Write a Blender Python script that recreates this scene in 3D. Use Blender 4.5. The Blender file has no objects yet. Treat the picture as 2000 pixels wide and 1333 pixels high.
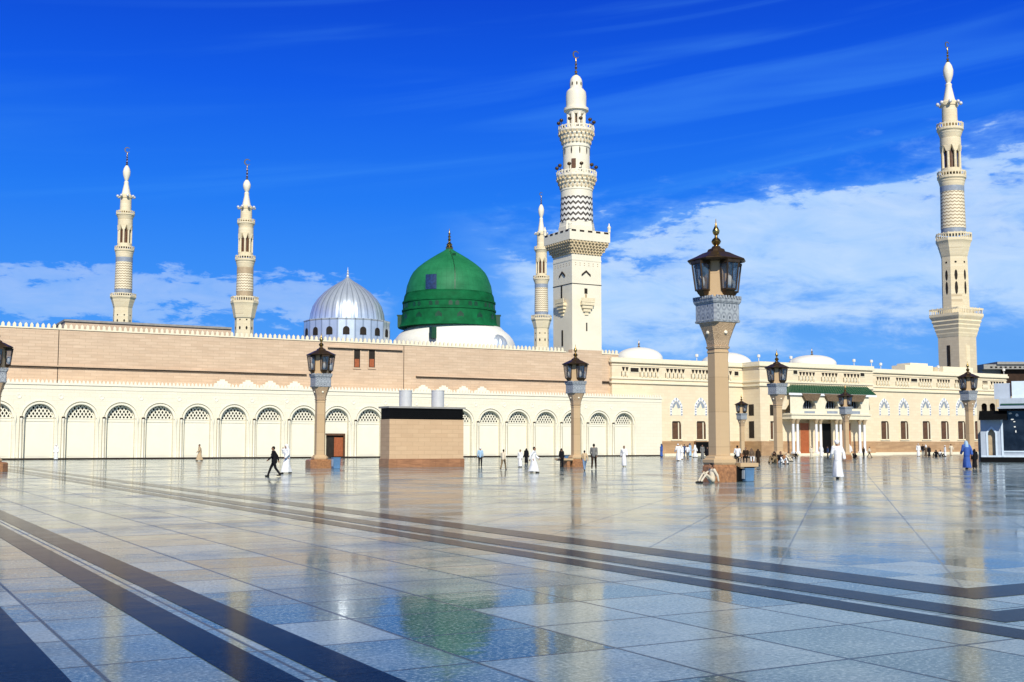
import bpy, math, random
from mathutils import Vector, Matrix
random.seed(7)
PI = math.pi
# ------------------------------------------------------------------ camera model (metres, camera at the origin of x/y)
F = 2300.0; EYE = 1.6
PITCH = math.atan(202.5 / F); ANG = math.atan(4081 / F)
CP, SP = math.cos(PITCH), math.sin(PITCH)
def ray(px, py):
    cx = (px - 1000) / F; cy = (666.5 - py) / F
    return Vector((cx, CP - cy * SP, SP + cy * CP))
def ground(px, py):
    r = ray(px, py); k = -EYE / r.z
    return Vector((r.x * k, r.y * k, 0))
def at_depth(px, Y):
    r = ray(px, 869); return Vector((r.x * Y / r.y, Y, 0))
def z_at(py, px, Y):
    r = ray(px, py); return EYE + r.z * Y / r.y
O = ground(0, 899)
DX = Vector((math.sin(ANG), math.cos(ANG), 0)); DY = Vector((-math.cos(ANG), math.sin(ANG), 0))
THETA = math.atan2(DX.y, DX.x)
def loc(px, py, y):                      # (s, z) on the plane parallel to the long wall, y metres behind it
    r = ray(px, py); k = (y + O.dot(DY)) / r.dot(DY)
    return ((r * k - O).dot(DX), EYE + r.z * k)
def Ls(px, y, py=840): return loc(px, py, y)[0]
def Lz(px, py, y): return loc(px, py, y)[1]
def W(s, y, z=0): v = O + DX * s + DY * y; return Vector((v.x, v.y, z))

# ------------------------------------------------------------------ scene basics
sc = bpy.context.scene
COL = sc.collection
def tag(o, label=None, cat=None, group=None, kind=None):
    if label: o['label'] = label
    if cat: o['category'] = cat
    if group: o['group'] = group
    if kind: o['kind'] = kind
    return o
def empty(name, location=(0, 0, 0), rz=0.0, label=None, cat=None, group=None):
    o = bpy.data.objects.new(name, None); COL.objects.link(o)
    o.location = location; o.rotation_euler = (0, 0, rz); o.empty_display_size = 0.3
    return tag(o, label, cat, group)
def children(o): return [c for c in bpy.data.objects if c.parent == o]
def copy_tree(o, parent=None):
    kids = list(o.children)
    c = o.copy(); COL.objects.link(c)
    if parent is not None: c.parent = parent
    for k in kids: copy_tree(k, c)
    return c

class MB:
    def __init__(s): s.v = []; s.f = []
    def add(s, vs, fs):
        n = len(s.v); s.v += [tuple(v) for v in vs]; s.f += [tuple(i + n for i in f) for f in fs]; return s
    def box(s, x0, x1, y0, y1, z0, z1):
        return s.add([(x0,y0,z0),(x1,y0,z0),(x1,y1,z0),(x0,y1,z0),(x0,y0,z1),(x1,y0,z1),(x1,y1,z1),(x0,y1,z1)],
                     [(0,3,2,1),(4,5,6,7),(0,1,5,4),(1,2,6,5),(2,3,7,6),(3,0,4,7)])
    def prism(s, poly, y0, y1):          # poly in (x, z), extruded along y
        n = len(poly)
        vs = [(p[0], y0, p[1]) for p in poly] + [(p[0], y1, p[1]) for p in poly]
        fs = [tuple(range(n)), tuple(range(2*n-1, n-1, -1))]
        fs += [(i, i+n, (i+1) % n + n, (i+1) % n) for i in range(n)]
        return s.add(vs, fs)
    def lathe(s, prof, n=24, c=(0, 0), rot=0.0, z0=0.0, shape=None, cap=True):
        vs = []; fs = []
        for (z, r) in prof:
            for i in range(n):
                a = rot + 2*PI*i/n
                k = shape(a) if shape else 1.0
                vs.append((c[0] + r*k*math.cos(a), c[1] + r*k*math.sin(a), z + z0))
        m = len(prof)
        for j in range(m-1):
            for i in range(n):
                fs.append((j*n+i, j*n+(i+1) % n, (j+1)*n+(i+1) % n, (j+1)*n+i))
        if cap:
            fs.append(tuple(range(n-1, -1, -1))); fs.append(tuple((m-1)*n+i for i in range(n)))
        return s.add(vs, fs)
    def chamfer(s, prof, ch=0.28, c=(0, 0)):   # square section with cut corners, prof = [(z, half side)]
        vs = []; fs = []; n = 8
        for (z, h) in prof:
            k = h*(1-ch)
            for p in [(h,-k),(h,k),(k,h),(-k,h),(-h,k),(-h,-k),(-k,-h),(k,-h)]:
                vs.append((c[0]+p[0], c[1]+p[1], z))
        m = len(prof)
        for j in range(m-1):
            for i in range(n): fs.append((j*n+i, j*n+(i+1) % n, (j+1)*n+(i+1) % n, (j+1)*n+i))
        fs.append(tuple(range(n-1, -1, -1))); fs.append(tuple((m-1)*n+i for i in range(n)))
        return s.add(vs, fs)
    def tube(s, pts, rads, n=10, sx=1.0, sy=1.0):
        pts = [Vector(p) for p in pts]; vs = []; fs = []
        rings = []
        for i, p in enumerate(pts):
            d = (pts[min(i+1, len(pts)-1)] - pts[max(i-1, 0)]).normalized()
            up = Vector((0, 1, 0)) if abs(d.y) < .9 else Vector((1, 0, 0))
            u = d.cross(up).normalized(); w = d.cross(u).normalized()
            rings.append((p, u, w, rads[i]))
        full = []
        p, u, w, r = rings[0]; d = (pts[1]-pts[0]).normalized()
        for k in (1.0, .86, .5): full.append((p - d*r*k*.9, u, w, r*math.sqrt(max(0.0004, 1-k*k))))
        full += rings
        p, u, w, r = rings[-1]; d = (pts[-1]-pts[-2]).normalized()
        for k in (.5, .86, 1.0): full.append((p + d*r*k*.9, u, w, r*math.sqrt(max(0.0004, 1-k*k))))
        for (p, u, w, r) in full:
            for i in range(n):
                a = 2*PI*i/n; vs.append(p + (u*math.cos(a) + w*math.sin(a))*r)
        for j in range(len(full)-1):
            for i in range(n): fs.append((j*n+i, j*n+(i+1) % n, (j+1)*n+(i+1) % n, (j+1)*n+i))
        fs.append(tuple(range(n-1, -1, -1))); fs.append(tuple((len(full)-1)*n+i for i in range(n)))
        return s.add(vs, fs)
    def ell(s, c, r, n=14, m=9):
        prof = []
        vs = []; fs = []
        for j in range(m+1):
            t = -PI/2 + PI*j/m; q = max(math.cos(t), .02)
            for i in range(n):
                a = 2*PI*i/n
                vs.append((c[0]+r[0]*q*math.cos(a), c[1]+r[1]*q*math.sin(a), c[2]+r[2]*math.sin(t)))
        for j in range(m):
            for i in range(n): fs.append((j*n+i, j*n+(i+1) % n, (j+1)*n+(i+1) % n, (j+1)*n+i))
        fs.append(tuple(range(n-1, -1, -1))); fs.append(tuple(m*n+i for i in range(n)))
        return s.add(vs, fs)
    def build(s, name, mat, parent=None, smooth=None, label=None, cat=None, group=None, kind=None, loc=None, rz=None):
        me = bpy.data.meshes.new(name); me.from_pydata(s.v, [], s.f); me.update()
        if smooth is not None:
            me.polygons.foreach_set('use_smooth', [True]*len(me.polygons))
            me.set_sharp_from_angle(angle=math.radians(smooth))
        me.materials.append(mat)
        o = bpy.data.objects.new(name, me); COL.objects.link(o)
        if parent: o.parent = parent
        if loc is not None: o.location = loc
        if rz is not None: o.rotation_euler.z = rz
        return tag(o, label, cat, group, kind)

# ------------------------------------------------------------------ node helpers
class E_:
    """tiny expression builder for math nodes"""
    def __init__(s, nt, sock): s.nt = nt; s.k = sock
    def op(s, name, *o):
        n = s.nt.nodes.new('ShaderNodeMath'); n.operation = name
        for i, x in enumerate((s,) + o):
            if isinstance(x, E_): s.nt.links.new(x.k, n.inputs[i])
            else: n.inputs[i].default_value = x
        return E_(s.nt, n.outputs[0])
    def __add__(s, o): return s.op('ADD', o)
    def __sub__(s, o): return s.op('SUBTRACT', o)
    def __mul__(s, o): return s.op('MULTIPLY', o)
    def __truediv__(s, o): return s.op('DIVIDE', o)
    __radd__ = __add__; __rmul__ = __mul__
    def clamp(s): n = s.op('ADD', 0.0); n.k.node.use_clamp = True; return n
def ramp(nt, fac, stops, interp='LINEAR'):
    r = nt.nodes.new('ShaderNodeValToRGB'); cr = r.color_ramp; cr.interpolation = interp
    while len(cr.elements) < len(stops): cr.elements.new(0.5)
    for e, (p, c) in zip(cr.elements, stops):
        e.position = p; e.color = (c[0], c[1], c[2], 1) if len(c) == 3 else c
    nt.links.new(fac.k if isinstance(fac, E_) else fac, r.inputs[0]); return r.outputs[0]
def smooth(x, a, b):     # smoothstep of an expression
    n = x.nt.nodes.new('ShaderNodeMapRange'); n.interpolation_type = 'SMOOTHSTEP'
    n.inputs['From Min'].default_value = a; n.inputs['From Max'].default_value = b
    x.nt.links.new(x.k, n.inputs['Value']); return E_(x.nt, n.outputs[0])
def mixc(nt, fac, a, b, mode='MIX'):
    n = nt.nodes.new('ShaderNodeMix'); n.data_type = 'RGBA'; n.blend_type = mode
    for sock, x in ((n.inputs[0], fac), (n.inputs[6], a), (n.inputs[7], b)):
        if isinstance(x, E_): nt.links.new(x.k, sock)
        elif hasattr(x, 'links'): nt.links.new(x, sock)
        elif isinstance(x, (int, float)): sock.default_value = x
        else: sock.default_value = (x[0], x[1], x[2], 1)
    return n.outputs[2]
def combine(nt, x, y, z):
    n = nt.nodes.new('ShaderNodeCombineXYZ')
    for i, q in enumerate((x, y, z)):
        if isinstance(q, E_): nt.links.new(q.k, n.inputs[i])
        else: n.inputs[i].default_value = q
    return n.outputs[0]
def noise(nt, vec, scale=1.0, detail=4, rough=.55, dist=0.0):
    n = nt.nodes.new('ShaderNodeTexNoise'); n.inputs['Scale'].default_value = scale
    n.inputs['Detail'].default_value = detail; n.inputs['Roughness'].default_value = rough
    n.inputs['Distortion'].default_value = dist
    nt.links.new(vec, n.inputs['Vector']); return E_(nt, n.outputs[0])
def newmat(name):
    m = bpy.data.materials.new(name); m.use_nodes = True; nt = m.node_tree
    b = nt.nodes['Principled BSDF']; return m, nt, b
def objco(nt):
    t = nt.nodes.new('ShaderNodeTexCoord'); s = nt.nodes.new('ShaderNodeSeparateXYZ')
    nt.links.new(t.outputs['Object'], s.inputs[0])
    return t.outputs['Object'], E_(nt, s.outputs[0]), E_(nt, s.outputs[1]), E_(nt, s.outputs[2])
def bump(nt, b, h, strength=.3, dist=.02):
    n = nt.nodes.new('ShaderNodeBump'); n.inputs['Strength'].default_value = strength
    n.inputs['Distance'].default_value = dist
    nt.links.new(h.k if isinstance(h, E_) else h, n.inputs['Height']); nt.links.new(n.outputs[0], b.inputs['Normal'])

def plain(name, c, rough=.6, metal=0.0, var=.12, nscale=2.5, spec=None, bmp=0.0):
    m, nt, b = newmat(name); co, x, y, z = objco(nt)
    n = noise(nt, co, nscale, 5, .6)
    c2 = tuple(v*(1-var) for v in c); c1 = tuple(min(1, v*(1+var*.6)) for v in c)
    nt.links.new(ramp(nt, n, [(.3, c2), (.7, c1)]), b.inputs['Base Color'])
    b.inputs['Roughness'].default_value = rough; b.inputs['Metallic'].default_value = metal
    if max(c) < .05 and not metal: b.inputs['Specular IOR Level'].default_value = .12
    if bmp: bump(nt, b, noise(nt, co, nscale*8, 4), bmp, .02)
    return m
def masonry(name, c1, c2, mortar, bw=.9, bh=.4, streak=.25, rough=.75, msize=.012, stain=.15, sc2=1.0):
    """coursed stone: x+y runs along the wall, z up"""
    m, nt, b = newmat(name); co, x, y, z = objco(nt)
    u = x + y*.999
    vec = combine(nt, u, z, 0.0)
    br = nt.nodes.new('ShaderNodeTexBrick'); nt.links.new(vec, br.inputs['Vector'])
    br.inputs['Scale'].default_value = 1.0; br.inputs['Brick Width'].default_value = bw
    br.inputs['Row Height'].default_value = bh; br.inputs['Mortar Size'].default_value = msize
    br.inputs['Mortar Smooth'].default_value = .3; br.inputs['Bias'].default_value = 0
    br.inputs['Color1'].default_value = (*c1, 1); br.inputs['Color2'].default_value = (*c2, 1)
    br.inputs['Mortar'].default_value = (*mortar, 1)
    col = br.outputs['Color']
    sv = combine(nt, u*.35*sc2, z*2.6*sc2, 0.0)
    st = smooth(noise(nt, sv, 1.0, 5, .65), .35, .68)
    dark = tuple(v*(1-streak) for v in c2)
    col = mixc(nt, st*streak*2.2, col, dark)
    bl = smooth(noise(nt, combine(nt, u*.12, z*.12, 3.0), 1.0, 5, .6), .4, .7)
    col = mixc(nt, bl*stain, col, tuple(v*.7 for v in c2))
    nt.links.new(col, b.inputs['Base Color'])
    b.inputs['Roughness'].default_value = rough
    bump(nt, b, br.outputs['Fac'], .25, -.01)
    return m

M = {}
M['cream'] = masonry('cream_limestone', (.80,.745,.575), (.775,.712,.54), (.66,.595,.43), 1.1, .45, .05, stain=.05)
M['cream_plain'] = plain('cream_marble_panel', (.80,.752,.595), .45, var=.05, nscale=.7)
M['brick'] = masonry('pink_sandstone', (.67,.505,.345), (.61,.445,.295), (.47,.335,.22), 1.3, .34, .24, stain=.28, msize=.02)
M['box_stone'] = masonry('tan_block_stone', (.62,.43,.25), (.57,.385,.22), (.44,.29,.16), .9, .30, .18)
M['plinth'] = masonry('red_granite', (.42,.20,.09), (.30,.14,.06), (.20,.09,.04), 1.0, .6, .35, rough=.3, sc2=3)
M['palace'] = masonry('yellow_limestone', (.79,.675,.465), (.75,.62,.415), (.64,.52,.34), 1.0, .45, .08, stain=.12)
M['palace_trim'] = plain('pale_trim_stone', (.80,.72,.52), .6, var=.08)
M['palace_plinth'] = masonry('brown_plinth', (.55,.35,.18), (.45,.27,.13), (.32,.19,.10), 1.0, .5, .3, rough=.35)
M['mstone'] = masonry('minaret_stone', (.80,.70,.475), (.74,.625,.40), (.54,.43,.26), .8, .5, .16, stain=.12)
M['mwhite'] = plain('white_plaster', (.80,.735,.56), .55, var=.06, nscale=.6)
M['mcorb'] = plain('shade_toned_corbel_stone', (.60,.48,.29), .7, var=.25, nscale=3)  # darkened so the muqarnas shadow pattern sits in the stone colour
M['white'] = plain('white_dome_paint', (.80,.785,.70), .5, var=.05, nscale=.4)
M['greyband'] = plain('grey_stone_band', (.27,.31,.36), .5, var=.2)
M['brownband'] = plain('brown_stone_band', (.45,.34,.20), .5, var=.2)
M['dark'] = plain('dark_recess', (.03,.025,.02), .7, var=.3)
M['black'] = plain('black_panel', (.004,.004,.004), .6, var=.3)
M['groove_shade'] = plain('shadowed_groove_stone', (.24,.20,.13), .7, var=.4)
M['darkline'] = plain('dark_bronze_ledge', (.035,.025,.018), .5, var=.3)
M['corbel'] = plain('corbel_in_painted_shade', (.16,.105,.055), .7, var=.5, nscale=5)  # shade under the awning is put into this dark colour
M['wood'] = plain('dark_wood', (.12,.055,.022), .5, var=.4, nscale=4)
M['door'] = plain('orange_brown_door', (.36,.10,.03), .45, var=.3, nscale=5)
M['gold'] = plain('gilt_brass', (.45,.30,.10), .28, 1.0, .2)
M['bronze'] = plain('dark_bronze', (.085,.052,.026), .38, .6, .4, 3)
M['steel'] = plain('brushed_steel', (.60,.60,.58), .35, .1, .1, 2)
M['lstone'] = masonry('lamp_post_stone', (.57,.405,.225), (.52,.36,.19), (.38,.26,.14), 3.0, 1.45, .08, sc2=2)
M['lbase'] = plain('red_brown_granite', (.36,.17,.07), .4, var=.5, nscale=7)
M['frieze'] = None
M['kiosk'] = plain('pale_paint_blue_shade', (.42,.48,.54), .6, var=.1)  # pale wall colour with the blue of its shade mixed in
M['kwhite'] = plain('white_fascia', (.62,.72,.78), .5, var=.08)
M['asphaltroof'] = plain('grey_roof', (.30,.29,.26), .8, var=.2)
M['awning'] = plain('green_awning_tiles', (.006,.070,.030), .45, var=.25, nscale=3)
M['blue_bin'] = plain('blue_plastic', (.10,.21,.36), .4, var=.2)
M['column'] = plain('white_marble_column', (.80,.80,.80), .3, var=.06)

# carved grey frieze of the lamps
def frieze_mat():
    m, nt, b = newmat('carved_grey_frieze'); co, x, y, z = objco(nt)
    u = x + y*.999
    v = nt.nodes.new('ShaderNodeTexVoronoi'); v.feature = 'F1'; v.inputs['Scale'].default_value = 1.0
    v.inputs['Randomness'].default_value = 0.15
    nt.links.new(combine(nt, u*3.3, z*2.2, 0.0), v.inputs['Vector'])
    d = E_(nt, v.outputs['Distance'])
    nt.links.new(ramp(nt, d, [(.10, (.07,.085,.10)), (.22, (.40,.43,.44)), (.42, (.20,.22,.24)), (.55, (.36,.39,.40))]), b.inputs['Base Color'])
    b.inputs['Roughness'].default_value = .4
    bump(nt, b, d, .4, .03); return m
M['frieze'] = frieze_mat()

def capital_mat():
    m, nt, b = newmat('carved_tan_capital'); co, x, y, z = objco(nt)
    v = nt.nodes.new('ShaderNodeTexVoronoi'); v.feature = 'DISTANCE_TO_EDGE'; v.inputs['Scale'].default_value = 15.0
    nt.links.new(co, v.inputs['Vector']); d = E_(nt, v.outputs['Distance'])
    nt.links.new(ramp(nt, d, [(.0, (.34,.23,.13)), (.22, (.58,.42,.25))]), b.inputs['Base Color'])
    b.inputs['Roughness'].default_value = .6; bump(nt, b, d, .6, .03); return m
M['capital'] = capital_mat()

def zigzag(name, light, darkc, n, pitch, amp, duty, soft=.06):
    """inlaid and relief chevron courses around a round shaft"""
    m, nt, b = newmat(name); co, x, y, z = objco(nt)
    ang = y.op('ARCTAN2', x) * (n/(2*PI))
    tri = (ang.op('FRACT') - .5).op('ABSOLUTE') * (2*amp)
    ph = ((z + tri) / pitch).op('FRACT')
    k = smooth((ph - .5).op('ABSOLUTE'), duty/2 - soft/2, duty/2 + soft/2)
    nz = noise(nt, co, 1.5, 4)
    lt = ramp(nt, nz, [(.3, tuple(v*.88 for v in light)), (.7, light)])
    nt.links.new(mixc(nt, k, darkc, lt), b.inputs['Base Color'])
    b.inputs['Roughness'].default_value = .6; bump(nt, b, k, .5, .05); return m
M['zig_main'] = zigzag('black_white_chevrons', (.78,.75,.66), (.06,.05,.04), 20, .80, .34, .42)
M['zig_relief'] = zigzag('cream_chevron_relief', (.80,.705,.49), (.34,.25,.14), 18, .62, .22, .34)  # dark courses hold the shade of the carved relief as colour

def green_mat():
    m, nt, b = newmat('green_dome_paint'); co, x, y, z = objco(nt)
    ang = y.op('ARCTAN2', x) * (48/(2*PI))
    seam = smooth((ang.op('FRACT') - .5).op('ABSOLUTE'), .46, .5)
    seam2 = smooth(((z/1.1).op('FRACT') - .5).op('ABSOLUTE'), .47, .5)
    nz = noise(nt, co, .45, 6, .65)
    fine = noise(nt, co, 3.0, 5, .7)
    c = ramp(nt, nz, [(.32, (.008,.125,.045)), (.68, (.020,.195,.075))])
    c = mixc(nt, smooth(fine, .5, .72)*.35, c, (.025,.19,.075))
    c = mixc(nt, (seam.op('MAXIMUM', seam2))*.45, c, (.004,.07,.025))
    nt.links.new(c, b.inputs['Base Color']); b.inputs['Roughness'].default_value = .58
    b.inputs['Specular IOR Level'].default_value = .2
    bump(nt, b, seam, .3, -.02); return m
M['green'] = green_mat()
M['green_drum'] = plain('dark_green_band_paint', (.005,.115,.038), .7, var=.35, nscale=.8); M['green_drum'].node_tree.nodes['Principled BSDF'].inputs['Specular IOR Level'].default_value = .1
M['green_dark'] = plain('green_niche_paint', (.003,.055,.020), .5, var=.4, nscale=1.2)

def silver_mat():
    m, nt, b = newmat('silver_sheet_metal'); co, x, y, z = objco(nt)
    nz = noise(nt, co, 1.2, 5)
    ang = y.op('ARCTAN2', x) * (32/(2*PI)); rib = smooth((ang.op('FRACT') - .5).op('ABSOLUTE'), .34, .47)
    nt.links.new(mixc(nt, rib*.75, ramp(nt, nz, [(.3, (.56,.63,.71)), (.7, (.66,.73,.80))]), (.26,.31,.37)), b.inputs['Base Color'])
    b.inputs['Metallic'].default_value = .55; b.inputs['Roughness'].default_value = .36; return m
M['silver'] = silver_mat()

def glass_mat():
    m, nt, b = newmat('lantern_glass'); co, x, y, z = objco(nt)
    n = noise(nt, co, 2.2, 3)
    nt.links.new(ramp(nt, n, [(.42, (.02,.05,.10)), (.6, (.09,.18,.30))]), b.inputs['Base Color'])
    b.inputs['Roughness'].default_value = .06; b.inputs['IOR'].default_value = 1.6
    b.inputs['Alpha'].default_value = .42; return m
M['glass'] = glass_mat()

# ------------------------------------------------------------------ sun, sky
SUN_EL = math.radians(36)
az20 = math.radians(22)
sx, sy = (-DY*math.cos(az20) - DX*math.sin(az20)).xy      # horizontal direction towards the sun
sun_dir = Vector((sx*math.cos(SUN_EL), sy*math.cos(SUN_EL), math.sin(SUN_EL)))
sl = bpy.data.lights.new('sun', 'SUN'); sl.energy = 4.6; sl.angle = math.radians(.5); sl.color = (1, .95, .86)
so = bpy.data.objects.new('sun', sl); COL.objects.link(so)
so.rotation_euler = sun_dir.to_track_quat('Z', 'Y').to_euler(); so.location = (0, -20, 60)

w = bpy.data.worlds.new('World'); sc.world = w; w.use_nodes = True
nt = w.node_tree; bg = nt.nodes['Background']
sky = nt.nodes.new('ShaderNodeTexSky'); sky.sky_type = 'NISHITA'; sky.sun_disc = False
sky.sun_elevation = SUN_EL; sky.sun_rotation = math.atan2(sx, sy); sky.air_density = 1.0; sky.dust_density = .3; sky.ozone_density = 4
tc = nt.nodes.new('ShaderNodeTexCoord'); sp = nt.nodes.new('ShaderNodeSeparateXYZ')
nt.links.new(tc.outputs['Generated'], sp.inputs[0])
X, Y, Z = (E_(nt, sp.outputs[i]) for i in range(3))
el = Z.op('ARCSINE') * (180/PI); az = X.op('ARCTAN2', Y) * (180/PI)
# sky colour by elevation, darkened above view to weaken the fill light; below that: the deep polarised blue of the photograph
base = ramp(nt, (el/90).clamp(), [(0, (.13,.42,.92)), (.03, (.095,.375,.94)), (.075, (.045,.295,.95)), (.13, (.010,.195,.92)), (.19, (.001,.105,.82)), (.25, (0,.050,.62)), (.40, (.015,.035,.10)), (1, (.03,.045,.085))])
sc10 = nt.nodes.new('ShaderNodeVectorMath'); sc10.operation = 'SCALE'; sc10.inputs[3].default_value = 9.4
nt.links.new(base, sc10.inputs[0])
skyc = mixc(nt, .97, sky.outputs[0], sc10.outputs[0])
def box_mask(x, a, b, c, d): return smooth(x, a, b) * (smooth(x, c, d)*-1 + 1)
nv = combine(nt, az*.085 + el*.05, el*.30, 1.7)
n1 = noise(nt, nv, 1.0, 9, .62, .35)
nv2 = combine(nt, az*.30 + el*.15, el*.75, 5.1)
n2 = noise(nt, nv2, 1.0, 8, .6, .5)
nv3 = combine(nt, az*.05 - el*.10, el*.55 - az*.055, 9.0)
n3 = noise(nt, nv3, 1.0, 4, .5, .6)
billow = n1*.55 + n2*.45
edge = noise(nt, combine(nt, az*.55, el*1.5, 2.2), 1.0, 8, .62, .3)
# right-hand bank: rises towards the right, thins out near the roofs
topr = az*.17 + 9.9
bankR = smooth(az, -4.5, 3.0) * (smooth(el - topr - (n1*11 - 5.5) - (edge*5 - 2.5), -1.8, 1.6)*-1 + 1) * (smooth(el, 2.5, 6.5)*.75 + .24)
bil2 = billow*.75 + edge*.25
cR = smooth(bil2 + bankR*.36, .70, .86) * bankR.op('POWER', .4)
hzR = bankR * (smooth(n1, .30, .62)*.5 + .35)
# left-hand low bank
elL = el + (n1*5 - 2.5) + (edge*4 - 2)
bankL = (smooth(az, -8.0, -3.5)*-1 + 1) * box_mask(elL, 4.6, 6.6, 7.4, 8.8)
cL = smooth(bil2 + bankL*.46, .70, .90) * bankL.op('POWER', .5) * .62
# high thin veils
veil = smooth(n3, .46, .78) * (smooth(el, 8.0, 12.0)) * (smooth(el, 24.0, 36.0)*-1 + 1) * (smooth(az, -24, 14)*.45 + .22)
cl = (cR.op('MAXIMUM', cL) * .92).clamp()
c1 = mixc(nt, veil*.36, skyc, (1.1, 4.6, 10.0))
c1 = mixc(nt, hzR*.62, c1, (3.0, 5.9, 9.9))
ccol = ramp(nt, n2, [(.35, (5.2/10,7.4/10,1.0)), (.65, (7.6/10,9.0/10,1.0))])
sc2n = nt.nodes.new('ShaderNodeVectorMath'); sc2n.operation = 'SCALE'; sc2n.inputs[3].default_value = 9.6
nt.links.new(ccol, sc2n.inputs[0])
c2 = mixc(nt, cl*.62, c1, sc2n.outputs[0])
nt.links.new(c2, bg.inputs['Color']); bg.inputs['Strength'].default_value = .1

# ------------------------------------------------------------------ ground
def ground_mat():
    m, nt, b = newmat('wet_marble_paving'); co, x, y, z = objco(nt)
    q = math.sqrt(.5)
    sQ = QS
    mask = smooth(x, sQ, sQ+.02) * smooth(y, QT, QT+.02) 
    def joints(u, v, size, wd):
        a = ((u/size).op('FRACT') - .5).op('ABSOLUTE'); c = ((v/size).op('FRACT') - .5).op('ABSOLUTE')
        return smooth(a.op('MAXIMUM', c), .5 - wd*1.6, .5 - wd*.5)
    j1 = joints(x, y, 1.25, .013)
    xd = x*q + y*q; yd = y*q - x*q
    j2 = joints(xd, yd, 2.1, .008)
    j = j1*(mask*-1 + 1) + j2*mask*.55
    # per-slab tone
    cx1 = combine(nt, (x/1.25).op('FLOOR'), (y/1.25).op('FLOOR'), 0.0)
    wn = nt.nodes.new('ShaderNodeTexWhiteNoise'); nt.links.new(cx1, wn.inputs['Vector'])
    t = E_(nt, wn.outputs['Value'])
    n = noise(nt, co, 1.3, 6, .65); g = noise(nt, co, 26.0, 4, .75)
    c = ramp(nt, t*.45 + n*.55, [(.28, (.065,.120,.135)), (.50, (.150,.225,.240)), (.72, (.29,.365,.37))])
    c = mixc(nt, smooth(g, .50, .64)*.65, c, (.46,.56,.58))
    c = mixc(nt, smooth(g, .34, .48)*-.65 + .65, c, (.035,.08,.12))
    dirt = smooth(noise(nt, combine(nt, x*.22, y*.22, 8.0), 1.0, 7, .68), .47, .66)
    c = mixc(nt, dirt*.42, c, (.07,.10,.11))
    c = mixc(nt, j*.8, c, (.02,.03,.035))
    nt.links.new(c, b.inputs['Base Color'])
    wet = noise(nt, combine(nt, x*.35, y*.35, 2.0), 1.0, 5, .6)
    rr_ = wet*.16 + t*.07 + dirt*.09 + j*.15 - .01
    nt.links.new(rr_.clamp().k, b.inputs['Roughness'])
    b.inputs['IOR'].default_value = 1.15
    h = noise(nt, combine(nt, x*.7, y*1.0, 0.0), 1.0, 6, .6)*.9 + noise(nt, co, 7.0, 4, .6)*.06 + t*.12
    bump(nt, b, h, .33, .016)
    return m
QS = Ls(1000, 0) ; 
def g_local(px, py):
    v = ground(px, py) - O; return v.dot(DX), v.dot(DY)
QS, _ = g_local(1000, 1046)
QT = g_local(1925, 1157)[1]
M['ground'] = ground_mat()
gm = MB(); R = 2500
gm.add([(-R,-R,0),(R,-R,0),(R,R,0),(-R,R,0)], [(0,1,2,3)])
gm.build('pavement', M['ground'], loc=O, rz=THETA, kind='structure')
def stripe_mat():
    m, nt, b = newmat('dark_granite_stripe'); co, x, y, z = objco(nt)
    n = noise(nt, co, 18, 4, .7)
    j = smooth(((y/1.25).op('FRACT') - .5).op('ABSOLUTE'), .485, .495)
    c = ramp(nt, n, [(.35, (.005,.012,.035)), (.7, (.016,.030,.065))])
    nt.links.new(mixc(nt, j*.7, c, (.004,.004,.006)), b.inputs['Base Color'])
    b.inputs['Roughness'].default_value = .12; b.inputs['IOR'].default_value = 1.035
    h = noise(nt, combine(nt, x*.55, y*.9, 0.0), 1.0, 5, .55)
    bump(nt, b, h, .33, .014)
    return m
M['stripe'] = stripe_mat()
def stripe_x(s0, s1, t0=-150, t1=-1.0, turn=None, far=0):
    mb = MB()
    mb.add([(s0,t0,.004),(s1,t0,.004),(s1,t1,.004),(s0,t1,.004)], [(0,1,2,3)])
    mb.build('paving_stripe', M['stripe'], loc=O, rz=THETA, kind='structure')
def lx(px, py): return g_local(px, py)[0]
for (a, b_) in ((470, 595), (660, 795)): stripe_x(lx(a, 1333), lx(b_, 1333))
stripe_x(lx(-70, 1333), lx(140, 1333))
def L_stripe(s0, s1, tc, wdt):           # runs along y, then turns along x at tc
    mb = MB(); z = .004
    mb.add([(s0,tc,z),(s1,tc+wdt,z),(s1,-1.2,z),(s0,-1.2,z)], [(0,1,2,3)])
    mb.add([(s0,tc,z),(s0+200,tc,z),(s0+200,tc+wdt,z),(s1,tc+wdt,z)], [(0,1,2,3)])
    mb.build('paving_stripe', M['stripe'], loc=O, rz=THETA, kind='structure')
qa, qb = lx(1000, 1047), lx(1000, 1036)
L_stripe(qa, qb, QT-.35, abs(qb-qa))
pa, pb = lx(2000, 1222), lx(2000, 1203)
L_stripe(min(pa,pb), max(pa,pb), g_local(1985, 1214)[1], abs(pb-pa))
stripe_x(min(lx(2000, 1250), lx(2000, 1231)), max(lx(2000, 1250), lx(2000, 1231)))

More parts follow.
